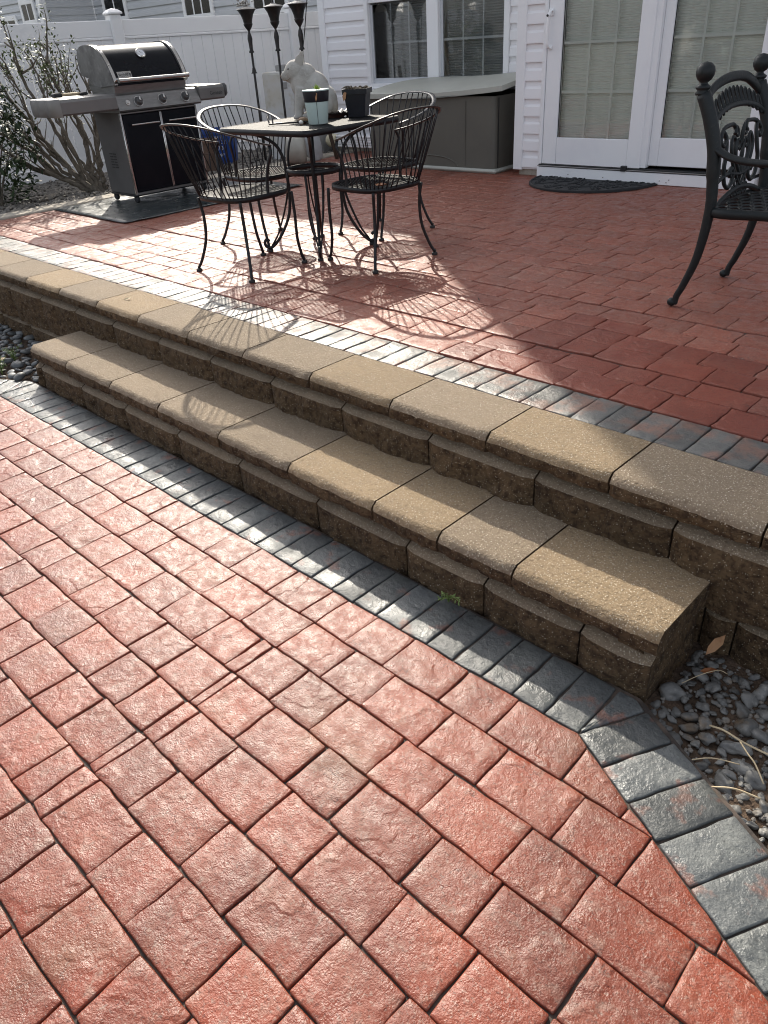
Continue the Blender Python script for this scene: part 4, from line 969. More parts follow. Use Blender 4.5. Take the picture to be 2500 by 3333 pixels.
# seat: frame and openwork
MB().tube(spline([(-.255, -.225, .408), (.255, -.225, .408), (.265, 0, .408), (.262, .24, .408), (0, .262, .408), (-.262, .24, .408), (-.265, 0, .408)], 6, closed=True), 0, 8, closed=True, flat=(.020, .014), up=(0, 0, 1)).build('seat_frame', 'cast_alu', ch, smooth='all')
mb = MB()
for i in range(9):
    for j in range(9):
        x = -.232+i*.058; y = -.195+j*.050+(.025 if i % 2 else 0)
        if y > .225: continue
        mb.tube([(x+.029*math.cos(t*math.pi/6), y+.024*math.sin(t*math.pi/6), .418) for t in range(12)], 0, 6, closed=True, flat=(.005, .0075), up=(0, 0, 1))
mb.build('seat_lattice', 'cast_alu', ch, smooth='all')

# ================================================================== gas grill
# ground mat under the grill
mb = MB(); gx = [-6.86, -5.66]; N1, N2 = 22, 26; V = []
for j in range(N2+1):
    for i in range(N1+1):
        x = gx[0]+(gx[1]-gx[0])*i/N1; y = 2.945+(4.75-2.945)*j/N2
        x += .02*nz(y*2, 1.3) if i == N1 else 0; y += .02*nz(x*2, 4.4) if j == 0 else 0
        V.append((x, y, H2+.006+.008*max(0, nz(x*5, y*5, 3))+.004*max(0, nz(x*14, y*14))))
mb.add(V, [(j*(N1+1)+i, j*(N1+1)+i+1, (j+1)*(N1+1)+i+1, (j+1)*(N1+1)+i) for j in range(N2) for i in range(N1)])
gmat = mb.build('grill_mat', 'grill_mat', smooth='all', recalc=False); so = gmat.modifiers.new('solid', 'SOLIDIFY'); so.thickness = .003; so.offset = 1
tag(gmat, 'dark slick ground mat spread under the grill', 'mat')
GZ = H2+.014
G = thing('gas_grill', 'black and stainless gas grill with closed lid and two side shelves', 'grill', (-6.51, 3.805, GZ))
def gp(mb, name, m, parent=None, smooth=True):
    mb.v = [(x+6.51, y-3.805, z-GZ) for x, y, z in mb.v]; return mb.build(name, m, parent or G, smooth=smooth)
gp(MB().box(-6.72, -6.312, 3.437, 3.452, .495, 1.115, .004), 'side_panel', 'cart_grey')
gp(MB().box(-6.72, -6.312, 4.160, 4.175, .495, 1.115, .004), 'side_panel', 'cart_grey')
gp(MB().box(-6.72, -6.705, 3.452, 4.160, .495, 1.115, .003), 'back_panel', 'cart_grey')
gp(MB().box(-6.72, -6.312, 3.430, 4.182, .478, .494, .004), 'base_tray', 'black_plastic')
for y in (3.436, 4.157): gp(MB().box(-6.312, -6.292, y, y+.018, .49, 1.112, .003), 'frame_post', 'chrome')
gp(MB().box(-6.312, -6.293, 3.455, 4.156, .49, .510, .003), 'frame_rail', 'stainless')
gp(MB().box(-6.312, -6.293, 3.455, 4.156, 1.098, 1.112, .003), 'frame_rail', 'stainless')
for y0, y1 in ((3.457, 3.796), (3.815, 4.154)):
    d = gp(MB().box(-6.306, -6.287, y0, y1, .513, 1.095, .004), 'door', 'enamel_black')
    ye = y1-.002 if y0 < 3.6 else y0-.010
    gp(MB().box(-6.296, -6.278, ye, ye+.012, .513, 1.095, .003), 'edge_trim', 'chrome', d)
    hy0, hy1 = (y0+.05, y1-.03) if y0 < 3.6 else (y0+.045, y1-.02)
    mb = MB(); mb.tube([(-6.255, hy0, 1.02), (-6.255, hy1, 1.02)], .0085, 10); mb.tube([(-6.29, hy0+.02, 1.02), (-6.255, hy0+.02, 1.02)], .006, 8); mb.tube([(-6.29, hy1-.02, 1.02), (-6.255, hy1-.02, 1.02)], .006, 8)
    gp(mb, 'door_handle', 'chrome', d)
mb = MB()
for r_ in range(6):
    for c_ in range(2): mb.box(-6.60+c_*.058, -6.555+c_*.058, 3.4345, 3.4365, .80-r_*.021, .808-r_*.021)
gp(mb, 'vent_slots', 'black_plastic', smooth=False)
for x in (-6.345, -6.690):
    for y in (3.462, 4.150):
        o = gp(MB().lathe([(.0001, -.013), (.026, -.013), (.031, -.008), (.031, .008), (.026, .013), (.0001, .013)], seg=18, T=Matrix.Translation((x, y, GZ+.031)) @ Matrix.Rotation(R(90), 4, 'X')), 'caster', 'rubber')
        gp(MB().box(x-.014, x+.014, y-.020, y+.020, GZ+.045, .479, .004), 'fork', 'black_plastic', o)
def xz(prof, y0, y1):
    n = len(prof); mb = MB(); mb.add([(x, y0, z) for x, z in prof]+[(x, y1, z) for x, z in prof], [tuple(range(n-1, -1, -1)), tuple(range(n, 2*n))]+[(i, (i+1) % n, n+(i+1) % n, n+i) for i in range(n)]); return mb
cp = gp(xz([(-6.31, 1.114), (-6.262, 1.118), (-6.252, 1.130), (-6.300, 1.232), (-6.318, 1.240), (-6.70, 1.240), (-6.70, 1.114)], 3.428, 4.208), 'control_panel', 'stainless')
kn = Matrix.Rotation(R(65), 4, 'Y')
for y in (3.620, 3.845, 4.066):
    T_ = Matrix.Translation((-6.274, y, 1.180)) @ kn
    k_ = gp(MB().lathe([(.0001, 0), (.036, 0), (.036, .006), (.029, .008), (.027, .032), (.024, .036), (.0001, .036)], seg=24, T=T_), 'knob', 'cart_grey', cp)
    gp(MB().lathe([(.036, .0005), (.040, .001), (.040, .005), (.0365, .0055)], seg=24, T=T_), 'bezel', 'chrome', k_)
    gp(MB().box(-.024, .010, -.0075, .0075, .0365, .046, .002, T=T_), 'grip', 'chrome', k_)
gp(MB().lathe([(.0001, 0), (.020, 0), (.020, .005), (.010, .006), (.010, .014), (.0001, .014)], seg=16, T=Matrix.Translation((-6.274, 3.523, 1.180)) @ kn), 'igniter_button', 'chrome', cp)
gp(xz([(-6.345, 1.241), (-6.335, 1.312), (-6.72, 1.38), (-6.75, 1.30), (-6.70, 1.241)], 3.470, 4.140), 'cook_box', 'stainless')
LID = [(-6.318, 1.300), (-6.322, 1.330), (-6.345, 1.390), (-6.385, 1.455), (-6.435, 1.515), (-6.500, 1.560), (-6.580, 1.582), (-6.680, 1.582), (-6.745, 1.566), (-6.790, 1.530), (-6.805, 1.470), (-6.800, 1.375)]
lidp = [(p.x, p.z) for p in spline([(x, 0, z) for x, z in LID], 4)]
lid = gp(xz(lidp, 3.492, 4.112), 'lid', 'enamel_black')
big = [(x*1.0+(-.010 if x < -6.6 else .009)*1.0, z+.008) for x, z in lidp]
for y0, y1, lab in ((3.452, 3.4915, 0), (4.1125, 4.152, 1)):
    sidepts = big[:]; sidepts += [(-6.70, 1.362), (-6.66, 1.330), (-6.62, 1.305), (-6.55, 1.292)]
    e = gp(xz(sidepts, y0, y1), 'lid_end', 'alu_cast', lid)
    gp(xz([(x+.004, z+.001) for x, z in big[:26]]+[(x-.012, z-.012) for x, z in big[:26]][::-1], y0+.002 if lab else y1-.030, y1-.002 if not lab else y0+.030), 'end_trim', 'chrome', e)
    for i in (4, 11, 18): gp(MB().ell((big[i][0]+.006, (y1-.016) if not lab else (y0+.016), big[i][1]), (.006, .006, .006), 8, 6), 'bolt', 'chrome', e)
mb = MB(); mb.tube([(-6.262, 3.478, 1.335), (-6.262, 4.130, 1.335)], .0165, 14)
for y in (3.498, 4.110): mb.tube([(-6.335, y, 1.350), (-6.262, y, 1.345)], .011, 8)
gp(mb, 'lid_handle', 'chrome', lid)
TT_ = Matrix.Translation((-6.420, 3.812, 1.510)) @ Matrix.Rotation(R(48), 4, 'Y')
th_ = gp(MB().lathe([(.0001, 0), (.040, 0), (.042, .006), (.036, .012), (.033, .010), (.0001, .010)], seg=28, T=TT_), 'thermometer', 'chrome', lid)
gp(MB().lathe([(.0001, .0105), (.030, .0105), (.0001, .0112)], seg=24, T=TT_), 'dial', 'white_ink', th_)
gp(MB().box(-.018, .004, -.0015, .0015, .0115, .0125, 0, T=TT_ @ Matrix.Rotation(R(40), 4, 'Z')), 'needle', 'dark_ink', th_)
# name plate on the lid
pc = Vector((-6.331, 3.578, 1.372)); yx = Vector((0, 1, 0)); upv = Vector((-.34, 0, .94)).normalized()
Mp = axes(pc, yx, upv)
pl = gp(MB().box(-.062, .062, -.024, .024, 0.0, .005, .002, T=Mp), 'name_plate', 'torch_rim', lid)
Mp2 = Mp.copy(); Mp2.translation = pc+Mp.to_3x3() @ Vector((-.054, -.013, .0055))-Vector((-6.51, 3.805, GZ)); text('plate_lettering', 'weber', .046, 'dark_ink', pl, Mp2, .0006, scale_x=.72)
Mq = axes(pc+Mp.to_3x3() @ Vector((.047, .002, .0056)), yx, upv)
gp(MB().lathe([(.0001, -.0005), (.0085, -.0005), (.0085, .0008), (.0001, .0009)], seg=12, T=Mq @ Matrix.Diagonal((1, .8, 1, 1))).tube([Mq @ Vector((0, -.006, .0005)), Mq @ Vector((-.004, -.014, .0005))], .0012, 4).tube([Mq @ Vector((0, -.006, .0005)), Mq @ Vector((.004, -.014, .0005))], .0012, 4), 'plate_emblem', 'dark_ink', pl)
# side shelves
def shelf(y0, y1, name, end_at):
    prof = [(-6.275, 1.135), (-6.262, 1.148), (-6.262, 1.225), (-6.280, 1.246), (-6.32, 1.252), (-6.69, 1.252), (-6.72, 1.240), (-6.72, 1.135)]
    return gp(xz(prof, y0, y1), name, 'shelf_grey')
ls = shelf(2.955, 3.424, 'left_shelf', 0)
mb = MB()
ns = 24; prof = []
for k in range(ns+1):
    x = -6.262-(.458)*k/ns; prof.append((x, .052*math.sqrt(max(0, 1-((k/ns-.5)*2)**6))+.008*abs(math.sin(k/ns*math.pi*3))))
V = []
for z, sc_ in ((1.128, .80), (1.150, 1.0), (1.222, 1.0), (1.247, .9), (1.252, .75)): V += [(x, 2.954-d*sc_, z) for x, d in prof]
n = ns+1; F = [(j*n+i, j*n+i+1, (j+1)*n+i+1, (j+1)*n+i) for j in range(4) for i in range(ns)]
V2 = len(V); V += [(-6.262, 2.954, 1.252), (-6.72, 2.954, 1.252)]; F.append(tuple(4*n+i for i in range(n))+(V2+1, V2)); mb.add(V, F)
gp(mb, 'scalloped_end', 'shelf_grey', ls)
rs_ = shelf(4.212, 4.470, 'right_shelf', 1)
gp(MB().box(-6.72, -6.266, 4.471, 4.520, 1.150, 1.250, .02), 'end_cap', 'cart_grey', rs_)
text('shelf_lettering', 'Genesis', .042, 'dark_ink', rs_, axes(Vector((-6.2612, 4.315, 1.172))-Vector((-6.51, 3.805, GZ)), (0, 1, 0), (0, 0, 1)), .0006, scale_x=1.0)
br = thing('grill_scraper', 'wooden handled scraper lying on the left grill shelf', 'scraper', (-6.50, 3.20, 1.253))
MB().tube(spline([(.03, -.12, .018), (.01, -.04, .016), (-.02, .05, .014)], 4), 0, 8, flat=(.012, .017), up=(0, 0, 1)).build('handle', 'wood_dark' if False else 'straw', br, smooth='all')
MB().box(-.06, .02, .05, .11, .002, .022, .006).build('head', 'black_plastic', br)
MB().box(-.01, .05, -.19, -.12, .002, .034, .008).build('knob_end', 'black_plastic', br)

# ================================================================== storage box, door mat
bxr = thing('storage_box', 'large taupe plastic storage box with cream lid under the window', 'storage box', (HO[0], HO[1], H2+.001), R(1.8))
MB().box(-2.01, -.432, -.068, .735, 0.0, .036, .014).build('base', 'box_lid', bxr)
def rrect(x0, x1, y0, y1, r_, n=5):
    out = []
    for cx, cy, a0 in ((x1-r_, y1-r_, 0), (x0+r_, y1-r_, 90), (x0+r_, y0+r_, 180), (x1-r_, y0+r_, 270)):
        for k in range(n+1): a = R(a0+90*k/n); out.append((cx+r_*math.cos(a), cy+r_*math.sin(a)))
    return out
A_, B_ = rrect(-1.985, -.463, -.045, .705, .05), rrect(-1.975, -.473, -.035, .70, .05)
n = len(A_); mb = MB(); mb.add([(x, y, .0365) for x, y in A_]+[(x, y, .612) for x, y in B_]+[(x, y, .612) for x, y in rrect(-1.955, -.493, -.015, .68, .04)]+[(x, y, .55) for x, y in rrect(-1.955, -.493, -.015, .68, .04)],
   [(j*n+i, j*n+(i+1) % n, (j+1)*n+(i+1) % n, (j+1)*n+i) for j in range(3) for i in range(n)]+[tuple(3*n+i for i in range(n))]); bb_ = mb.build('body', 'box_taupe', bxr, smooth=True)
for x in (-.512, -.463): pass
MB().box(-.4655, -.459, .012, .018, .04, .60).build('panel_seam', 'black_plastic', bb_)
MB().box(-.782, -.778, -.0465, -.0415, .05, .58).build('panel_rib', 'box_taupe', bb_)
MB().tube(spline([(-.86, -.043, .042), (-.92, -.046, .085), (-1.02, -.046, .115), (-1.20, -.046, .128), (-1.40, -.046, .120), (-1.55, -.046, .095), (-1.66, -.043, .042)], 6), .0055, 6).build('arch_rib', 'box_taupe', bb_, smooth='all')
mb = MB(); nx, ny = 30, 12; V = []
def lidz(u, v):   # u along 0..1, v depth 0..1
    dome = .078*math.sin(min(1, v*1.15)*math.pi*.5)*(1-abs(2*u-1)**6*.25); return dome+.055*max(0, (u-.45)/.55)**1.5
for j in range(ny+1):
    for i in range(nx+1):
        u, v = i/nx, j/ny; V.append((-2.03+1.66*u, -.082+.84*v, .650+lidz(u, v)+(-.010 if j == 0 or i in (0, nx) else 0)))
F = [(j*(nx+1)+i, j*(nx+1)+i+1, (j+1)*(nx+1)+i+1, (j+1)*(nx+1)+i) for j in range(ny) for i in range(nx)]
o = len(V); ringi = [i for i in range(nx+1)]+[j*(nx+1)+nx for j in range(1, ny+1)]+[ny*(nx+1)+i for i in range(nx-1, -1, -1)]+[j*(nx+1) for j in range(ny-1, 0, -1)]
V += [(V[k][0]*1.0, V[k][1], V[k][2]-.040) for k in ringi]; m_ = len(ringi)
F += [(ringi[k], ringi[(k+1) % m_], o+(k+1) % m_, o+k) for k in range(m_)]; F.append(tuple(o+k for k in range(m_))); mb.add(V, F)
mb.build('lid', 'box_lid', bxr, smooth=True)
MB().box(-1.205, -1.165, -.058, -.046, .565, .606, .004).build('latch', 'box_taupe', bxr)

mt = thing('door_mat', 'black half round rubber mat in front of the patio door', 'door mat', (-3.40, 5.965, H2+.002), R(1.8))
N = 40; hr = [(.53*math.cos(math.pi+math.pi*k/N), .53*1.05*math.sin(math.pi+math.pi*k/N)) for k in range(N+1)]
MB().prism(hr, 0, .010).build('backing', 'rubber', mt)
MB().tube([(x*.965, y*.965-.012, .011) for x, y in hr], .009, 6).build('rim', 'rubber', mt, smooth='all')
MB().tube([(x*.60, y*.60-.012, .011) for x, y in hr], .008, 6).build('inner_arc', 'rubber', mt, smooth='all')
for an in (200, 225, 250, 275, 300, 325, 345): MB().tube([(.2*math.cos(R(an)), .2*math.sin(R(an)), .011), (.50*math.cos(R(an)), .52*math.sin(R(an)), .011)], .006, 6).build('spoke', 'rubber', mt, smooth='all')
mb = MB(); rm_ = random.Random(6)
for k in range(150):
    a = math.pi+rm_.random()*math.pi; r_ = rm_.uniform(.10, .48); x, y = r_*math.cos(a), r_*1.05*math.sin(a)
    a2 = rm_.uniform(0, 6.28); L_ = rm_.uniform(.015, .03); mb.tube(spline([(x, y, .011), (x+L_*math.cos(a2), y+L_*math.sin(a2), .014), (x+L_*1.4*math.cos(a2+.9), y+L_*1.4*math.sin(a2+.9), .011)], 3), .0045, 5)
stuff(mb.build('raised_pattern', 'rubber', mt, smooth='all'))

# ================================================================== along the fence and house corner
def torch(loc, h, label, disc=None, plume=False, leaf=False):
    t = thing('garden_torch', label, 'torch', loc, 0, 'garden torches on tall poles')
    MB().tube([(0, 0, -.05), (0, 0, h-.36)], .0125, 10).build('pole', 'torch_metal', t, smooth='all')
    MB().lathe([(.0001, h-.385), (.026, h-.385), (.027, h-.375), (.018, h-.36), (.021, h-.30), (.026, h-.26), (.020, h-.225), (.010, h-.20), (.011, h-.185)], seg=16).build('grip', 'torch_metal', t, smooth=True)
    o = MB().lathe([(.011, h-.190), (.018, h-.180), (.040, h-.150), (.046, h-.135), (.048, h-.128), (.044, h-.122), (.050, h-.09), (.066, h-.045), (.088, h-.012), (.100, h-.004)], seg=24).build('bowl', 'torch_metal', t, smooth=True)
    MB().lathe([(.100, h-.0035), (.103, h), (.098, h+.006), (.030, h+.022), (.024, h+.03), (.0001, h+.03)], seg=24).build('lid', 'torch_rim', o, smooth=True)
    MB().lathe([(.0001, h+.03), (.012, h+.03), (.010, h+.05), (.006, h+.07), (.0001, h+.075)], seg=12).build('wick', 'torch_metal', o, smooth=True)
    if disc: MB().lathe([(.013, disc+.055), (.016, disc+.05), (.024, disc+.015), (.034, disc), (.014, disc+.002)], seg=16).build('collar', 'torch_metal', t, smooth=True)
    if plume:
        mb = MB(); rr = random.Random(4)
        for k in range(60):
            p = Vector((rr.gauss(-.02, .035), rr.gauss(-.02, .035), h+.03+abs(rr.gauss(.02, .02)))); s = rr.uniform(.006, .014); mb.ell(p, (s, s, s*.6), 6, 4)
        mb.build('nest_fluff', 'torch_rim', t, smooth='all')
    return t
torch((-7.50, 5.78, .36), 1.475, 'leftmost of the three tall garden torches, pale fluff on its lid', disc=.90, plume=True)
torch((-7.12, 5.83, .36), 1.475, 'middle one of the three tall garden torches by the fence', disc=None)
torch((-6.74, 5.83, .41), 1.425, 'tall garden torch nearest the house corner, a wire beside it', disc=None)
mb = MB(); mb.tube(spline([(-6.74, 5.80, .9), (-6.735, 5.80, 1.30), (-6.68, 5.84, 1.62), (-6.60, 5.90, 2.1), (-6.5, 6.0, 2.7)], 6), .005, 6)
tag(mb.build('thin_wire', 'black_plastic', smooth='all'), 'thin black wire rising beside the torch at the house corner', 'wire')
# blue bin
bn = thing('recycling_bin', 'blue plastic recycling bin with white print behind the grill', 'bin', (-8.15, 5.62, .35), R(47))
def tub(w0, d0, w1, d1, h, rimh, rimw, m, parent, name='tub'):
    mb = MB(); L_ = [(w0, d0, 0), (w1, d1, h-rimh), (w1+rimw, d1+rimw, h-rimh), (w1+rimw, d1+rimw, h), (w1-.012, d1-.012, h), (w0-.012, d0-.012, .03)]
    V = []; n = None
    for a, b, z in L_: q = rrect(-a, a, -b, b, .03, 4); n = len(q); V += [(x, y, z) for x, y in q]
    mb.add(V, [tuple(range(n-1, -1, -1))]+[(j*n+i, j*n+(i+1) % n, (j+1)*n+(i+1) % n, (j+1)*n+i) for j in range(len(L_)-1) for i in range(n)]+[tuple((len(L_)-1)*n+i for i in range(n))])
    return mb.build(name, m, parent, smooth=True)
tb_ = tub(.185, .15, .225, .185, .38, .04, .012, 'bin_blue', bn)
for k, (s_, z, sz) in enumerate((('WE', .285, .050), ('RECYCLE', .238, .046), ('470', .170, .066), ('0197', .098, .052))):
    text('bin_lettering', s_, sz, 'white_ink', tb_, axes((.03, -.1535-.035*(z/.34), z), (1, 0, 0), (0, -.1, 1)), .0006, 'CENTER')
bw = thing('brown_planter', 'brown woven look planter tub standing between grill and blue bin', 'planter', (-7.55, 5.02, .37), R(20))
bp_ = MB().lathe([(.0001, 0), (.105, 0), (.135, .30), (.148, .302), (.152, .335), (.140, .337), (.130, .30), (.0001, .29)], seg=26).build('tub', 'bin_brown', bw, smooth=True)
for k in range(5): MB().lathe([(.1085+k*.0055, .045+k*.052), (.1115+k*.0055, .05+k*.052), (.1095+k*.0055, .056+k*.052)], seg=26).build('band', 'bin_brown', bp_, smooth='all')
# weathered cabinet
cb = thing('weathered_cabinet', 'stained white metal cabinet standing against the fence beside the torches', 'cabinet', (-7.42, 6.10, .36), R(28))
MB().box(-.17, .17, -.16, .16, .03, .90, .008).build('body', 'cabinet', cb)
MB().box(-.172, .172, -.168, -.161, .30, .88, .003).build('door', 'cabinet', cb)
MB().box(-.16, .16, -.15, .15, 0, .30, .006).build('plinth', 'algae_green', cb)
MB().box(-.06, .06, -.05, .05, .901, .96, .008).build('top_vent', 'util_grey', cb)
MB().box(.06, .11, -.176, -.169, .74, .80, .002).build('label_plate', 'util_grey', cb)
# spade
sp = thing('spade', 'grey spade with a D-shaped handle leaning beside the cabinet', 'spade', (-6.93, 5.86, .38), 0)
dv = Vector((-.10, -.10, 1)); o_ = lambda t, a=0.0, b=0.0: Vector((.10, .10, 0))+dv*t+Vector((.7, .72, 0))*a
MB().tube([o_(.28), o_(.72)], .016, 10).build('shaft', 'tool_grey', sp, smooth='all')
MB().tube(spline([o_(.70), o_(.75), o_(.80, -.040), o_(.86, -.058), o_(.885, -.05), o_(.885, .05), o_(.86, .058), o_(.80, .040), o_(.75)], 5), .011, 8).build('d_grip', 'tool_grey', sp, smooth='all')
mb = MB(); V = []
for t, w_ in ((.30, .03), (.27, .085), (.15, .092), (.05, .080), (.0, .03)): V += [tuple(o_(t, -w_)+Vector((0, 0, .02))), tuple(o_(t, 0)+Vector((.012, -.012, .0))), tuple(o_(t, w_)+Vector((0, 0, .02)))]
mb.add(V, [(i*3+k, i*3+k+1, i*3+3+k+1, i*3+3+k) for i in range(4) for k in range(2)]); bl = mb.build('blade', 'tool_grey', sp, smooth='all'); s2 = bl.modifiers.new('solid', 'SOLIDIFY'); s2.thickness = .003
stk = MB(); stk.tube([(-6.70, 6.15, .4), (-6.86, 6.05, 1.22)], .022, 8)
tag(stk.build('wooden_stake', 'wood_dark', smooth='all'), 'dark wooden stake leaning behind the pig statue', 'stake')
# cream ribbed drum lying on its side
dm = thing('cream_drum', 'cream ribbed round tub lying on its side below the table', 'tub', (-6.80, 5.66, .555))
dm.rotation_euler = (0, 0, R(46))
MB().lathe([(.0001, -.11), (.06, -.112), (.125, -.10), (.138, -.088), (.132, -.05), (.142, -.035), (.138, .0), (.134, .02), (.146, .035), (.140, .075), (.132, .10), (.0001, .11)], seg=32, T=Matrix.Rotation(R(90), 4, 'Y') @ Matrix.Rotation(0, 4, 'Z')).build('shell', 'cream', dm, smooth='all')
MB().lathe([(.128, -.104), (.140, -.103), (.144, -.094), (.138, -.088)], seg=32, T=Matrix.Rotation(R(90), 4, 'Y')).build('rim', 'cream', dm, smooth='all')
# grey utility housing, downspout and drain elbow at the house corner
ut = thing('utility_housing', 'plain grey utility housing on the ground beside the house corner', 'utility box', (-7.55, 6.72, .36), R(1.8))
MB().box(-.17, .17, -.17, .17, 0, .40, .012).build('housing', 'util_grey', ut); MB().box(-.18, .18, -.18, .18, .401, .43, .008).build('cover', 'util_grey', ut)
dn = thing('drain_pipe', 'white ribbed drain pipe with cream end elbow at the wall foot', 'pipe', (HO[0], HO[1], 0), R(1.8))
mb = MB()
for k in range(5): mb.box(-3.10, -1.9, .585+k*.001, .66, .475+k*.024, .496+k*.024, .004)
mb.build('downspout', 'trim_white', dn)
mb = MB(); mb.lathe([(.0001, 0), (.062, .0), (.064, .01), (.064, .07), (.070, .075), (.070, .12), (.0001, .12)], seg=20, T=Matrix.Translation((-3.10, .62, .535)) @ Matrix.Rotation(R(-90), 4, 'Y')); mb.build('elbow', 'pvc_cream', dn, smooth=True)
MB().ell((-3.22, .62, .535), (.055, .066, .066), 16, 10).build('elbow_bend', 'pvc_cream', dn, smooth='all')
MB().lathe([(.045, .37), (.04, .40), (.028, .43), (.028, .50)], (-3.14, .62, .0), 14).build('stand_pipe', 'cream', dn, smooth='all')

# ================================================================== plants
def leaves(mb, spots, rr, L=(.035, .06), w_=.4, up=.3):
    for p in spots:
        d = Vector((rr.gauss(0, 1), rr.gauss(0, 1), rr.gauss(up, .7)))
        if d.length < .05: d = Vector((0, 0, 1))
        d.normalize(); s = d.cross(Vector((rr.gauss(0, .4), rr.gauss(0, .4), 1))); s.normalize(); n = s.cross(d)
        l = rr.uniform(*L); ww = l*w_*.5; p = Vector(p)
        mb.add([p, p+d*l*.35+s*ww-n*ww*.35, p+d*l*.75+s*ww*.7-n*ww*.3, p+d*l-n*l*.12, p+d*l*.75-s*ww*.7-n*ww*.3, p+d*l*.35-s*ww-n*ww*.35, p+d*l*.5], [(0, 1, 6), (1, 2, 6), (2, 3, 6), (3, 4, 6), (4, 5, 6), (5, 0, 6)])
shrub = thing('pruned_shrub', 'half bare pruned shrub with crooked grey stems beside the grill', 'shrub', (-7.52, 3.76, .36))
IL = Vector((-.70, -.715, 0)); AW = Vector((-.715, .70, 0)); rr = random.Random(12)
tips = [(.96, 1.20), (1.05, 1.10), (.90, .88), (.78, 1.22), (.62, 1.20), (.50, 1.30), (.40, 1.24), (.30, 1.16), (.18, 1.12), (.08, 1.05), (-.03, .98), (.70, .70), (1.08, .98), (-.10, .80), (.24, 1.28), (.56, 1.05)]
leafspots = []
for k, (u, h) in enumerate(tips):
    aw = rr.uniform(-.28, .28); b = IL*rr.uniform(-.04, .05)+AW*rr.uniform(-.05, .05)
    p1 = b+IL*u*.30+AW*aw*.2+Vector((0, 0, h*.16)); p2 = b+IL*u*rr.uniform(.45, .78)+AW*aw*.6+Vector((rr.uniform(-.08, .08), rr.uniform(-.08, .08), h*rr.uniform(.34, .5))); p3 = b+IL*u*.86+AW*aw*.9+Vector((0, 0, h*.72)); p4 = b+IL*u+AW*aw+Vector((0, 0, h))
    pts = spline([b, p1, p2+Vector((rr.uniform(-.05, .05), rr.uniform(-.05, .05), 0)), p3, p4], 6); n = len(pts); r0 = rr.uniform(.014, .030)
    pts = [p+Vector((nz(i*.9, k*3)*.045, nz(i*.9, k*5+9)*.045, nz(i*.7, k*7+4)*.025)) for i, p in enumerate(pts)]
    st = MB().tube(pts, 0, 7, radii=[r0*(1-.72*i/(n-1)) for i in range(n)]).build('stem', 'bark', shrub, smooth='all')
    for j in range(7):
        i = rr.randint(n//3, n-2); q = pts[i]; d = (pts[min(n-1, i+2)]-pts[i-1]).normalized()
        sd_ = (d+Vector((rr.gauss(0, .6), rr.gauss(0, .6), rr.gauss(.25, .4)))).normalized(); L_ = rr.uniform(.12, .38)
        tw = spline([q, q+sd_*L_*.4, q+sd_*L_*.75+Vector((rr.uniform(-.03, .03), rr.uniform(-.03, .03), .03)), q+sd_*L_+Vector((0, 0, L_*.25))], 4)
        m = len(tw); MB().tube(tw, 0, 5, radii=[r0*.42*(1-.8*a/(m-1)) for a in range(m)]).build('twig', 'bark', st, smooth='all')
        if k in (4, 5, 6, 7, 8, 14, 9) and h*.0+tw[-1].z > .75:
            for a in range(26): leafspots.append(tw[rr.randint(m//3, m-1)]+Vector((rr.gauss(0, .035), rr.gauss(0, .035), rr.gauss(0, .035))))
mb = MB(); leaves(mb, leafspots, rr, (.025, .048), .42); mb.build('crown', 'leaf_mid', shrub, smooth='all', recalc=False)
bush = thing('leafy_bush', 'dense dark glossy leafed bush at the left edge before the fence', 'bush', (-7.82, 2.86, .34))
rr = random.Random(19); spots = []
for k in range(14):
    a = rr.uniform(0, 6.28); r_ = rr.uniform(.1, .38); h = rr.uniform(.5, 1.12)
    pts = spline([(0, 0, 0), (r_*.3*math.cos(a), r_*.3*math.sin(a), h*.4), (r_*math.cos(a), r_*math.sin(a), h)], 5)
    MB().tube(pts, 0, 6, radii=[.014*(1-.7*i/(len(pts)-1)) for i in range(len(pts))]).build('stem', 'bark', bush, smooth='all')
for k in range(3400):
    z = rr.random()**.8*1.22; prof = .46*math.sin(min(1, (z+.12)/1.34)*math.pi)**.6*(1+.28*nz(z*4, rr.random()*3)); a = rr.uniform(0, 6.28); q = prof*math.sqrt(rr.uniform(.25, 1))*(1+.25*nz(math.cos(a)*2, math.sin(a)*2, z*3))
    if nz(math.cos(a)*q*6, math.sin(a)*q*6, z*5) < -.22: continue
    spots.append((q*math.cos(a), q*math.sin(a), z+.02))
mb = MB(); leaves(mb, spots, rr, (.045, .085), .42, -.15); mb.build('crown', 'leaf_dark', bush, smooth='all', recalc=False)
# weeds in the border and in the left pebbles
def weed(loc, label, h, n, seed, lean=(0, 0)):
    t = thing('weed', label, 'weed', loc); r2 = random.Random(seed); mb = MB(); sp2 = []
    for k in range(n):
        a = r2.uniform(0, 6.28); L_ = h*r2.uniform(.6, 1); e = (math.cos(a)*L_*.5+lean[0], math.sin(a)*L_*.5+lean[1], L_)
        pts = spline([(0, 0, 0), (e[0]*.3, e[1]*.3, L_*.6), e], 5); mb.tube(pts, .0012, 4)
        for p in pts[3:]:
            for _ in range(2): sp2.append(p+Vector((r2.gauss(0, .003), r2.gauss(0, .003), 0)))
    mb.build('stem', 'weed', t); mb = MB(); leaves(mb, sp2, r2, (.008, .017), .3, .4); mb.build('crown', 'weed', t, recalc=False)
weed((-1.187, 1.404, 0.0), 'thin green weed growing from the grey border at the step foot', .075, 4, 3, (.05, -.06))
weed((-4.59, 1.49, -.01), 'small green weed among the dark pebbles left of the step', .11, 10, 5)
weed((-4.47, 1.36, -.01), 'tuft of green weed at the left edge by the border', .10, 8, 8)
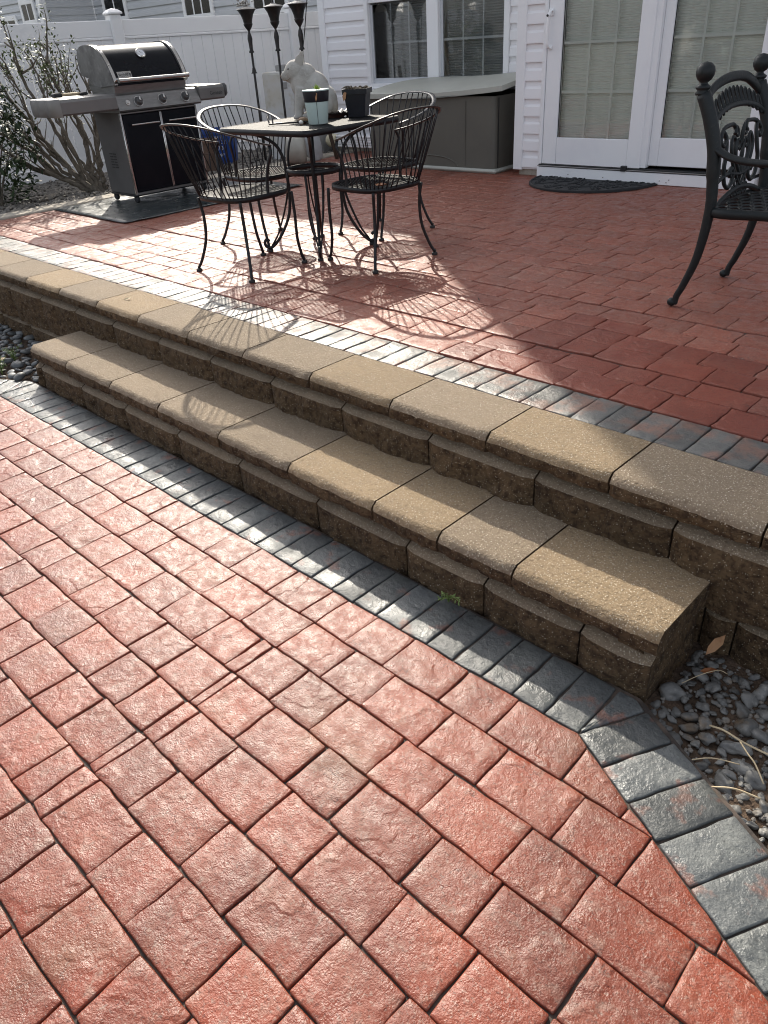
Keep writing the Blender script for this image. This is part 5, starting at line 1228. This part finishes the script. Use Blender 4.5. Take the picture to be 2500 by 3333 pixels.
# dry bits
def straw(name, pts, r_, label, m='straw', cat='straw'): return tag(MB().tube(spline(pts, 5), r_, 5).build(name, m, smooth='all'), label, cat)
straw('dry_stem', [(-.379, 1.457, -.01), (-.341, 1.445, .010), (-.291, 1.437, .012), (-.230, 1.445, .006), (-.15, 1.47, -.01)], .0026, 'long pale dry stem arching over the pebbles beside the border')
straw('dry_stem', [(-.299, 1.435, .012), (-.270, 1.41, .012), (-.246, 1.395, .008), (-.213, 1.369, -.01)], .0020, 'curved dry stem crossing the long pale stem')
straw('dry_stem', [(-.374, 1.32, -.012), (-.331, 1.354, .0), (-.275, 1.386, -.008)], .0014, 'thin straight dry stem nearest the diagonal border')
straw('dry_stem', [(-.300, 1.283, -.01), (-.255, 1.299, .006), (-.202, 1.316, .0)], .0022, 'pale stem lying beside the round dark pebble')
straw('dry_stem', [(-.50, 1.56, -.02), (-.47, 1.60, .0), (-.44, 1.64, .006), (-.42, 1.66, -.01)], .0012, 'fine dry stem in the shade beside the step end')
def leaf(loc, s, rz, m, label, tilt=0.2):
    mb = MB(); mb.add([(-1, 0, .05), (-.4, .3, .16), (.3, .34, .1), (1, .02, .22), (.35, -.32, .12), (-.4, -.28, .08), (0, 0, .0)], [(0, 1, 6), (1, 2, 6), (2, 3, 6), (3, 4, 6), (4, 5, 6), (5, 0, 6)])
    o = mb.build('fallen_leaf', m, loc=loc); o.scale = (s, s, s); o.rotation_euler = (tilt, -tilt, rz); return tag(o, label, 'leaf')
leaf((-3.765, 1.874, H2+.004), .026, 1.0, 'straw', 'small pale leaf on top of the retaining wall cap')
leaf((-.480, 1.705, .03), .040, 1.0, 'dead_leaf', 'upright tan leaf in the dark corner behind the step end', .9)
leaf((-.462, 1.640, -.01), .025, .2, 'brown_leaf', 'crumpled brown leaf beside the end of the step', .5)
leaf((-4.608, 1.43, .03), .05, .2, 'straw', 'pale yellow leaf on the dark pebbles at left', .2)
for k, (x, y) in enumerate(((-4.02, 2.40), (-3.83, 3.52), (-2.2, 2.86))):
    leaf((x, y, H2+.006), .014, k*1.3, 'wood_dark', ('dark leaf scrap on the patio left of the nearest chair', 'dark leaf scrap on the sunlit patio beyond the table', 'dark leaf scrap in the house shadow right of the table')[k], .3)
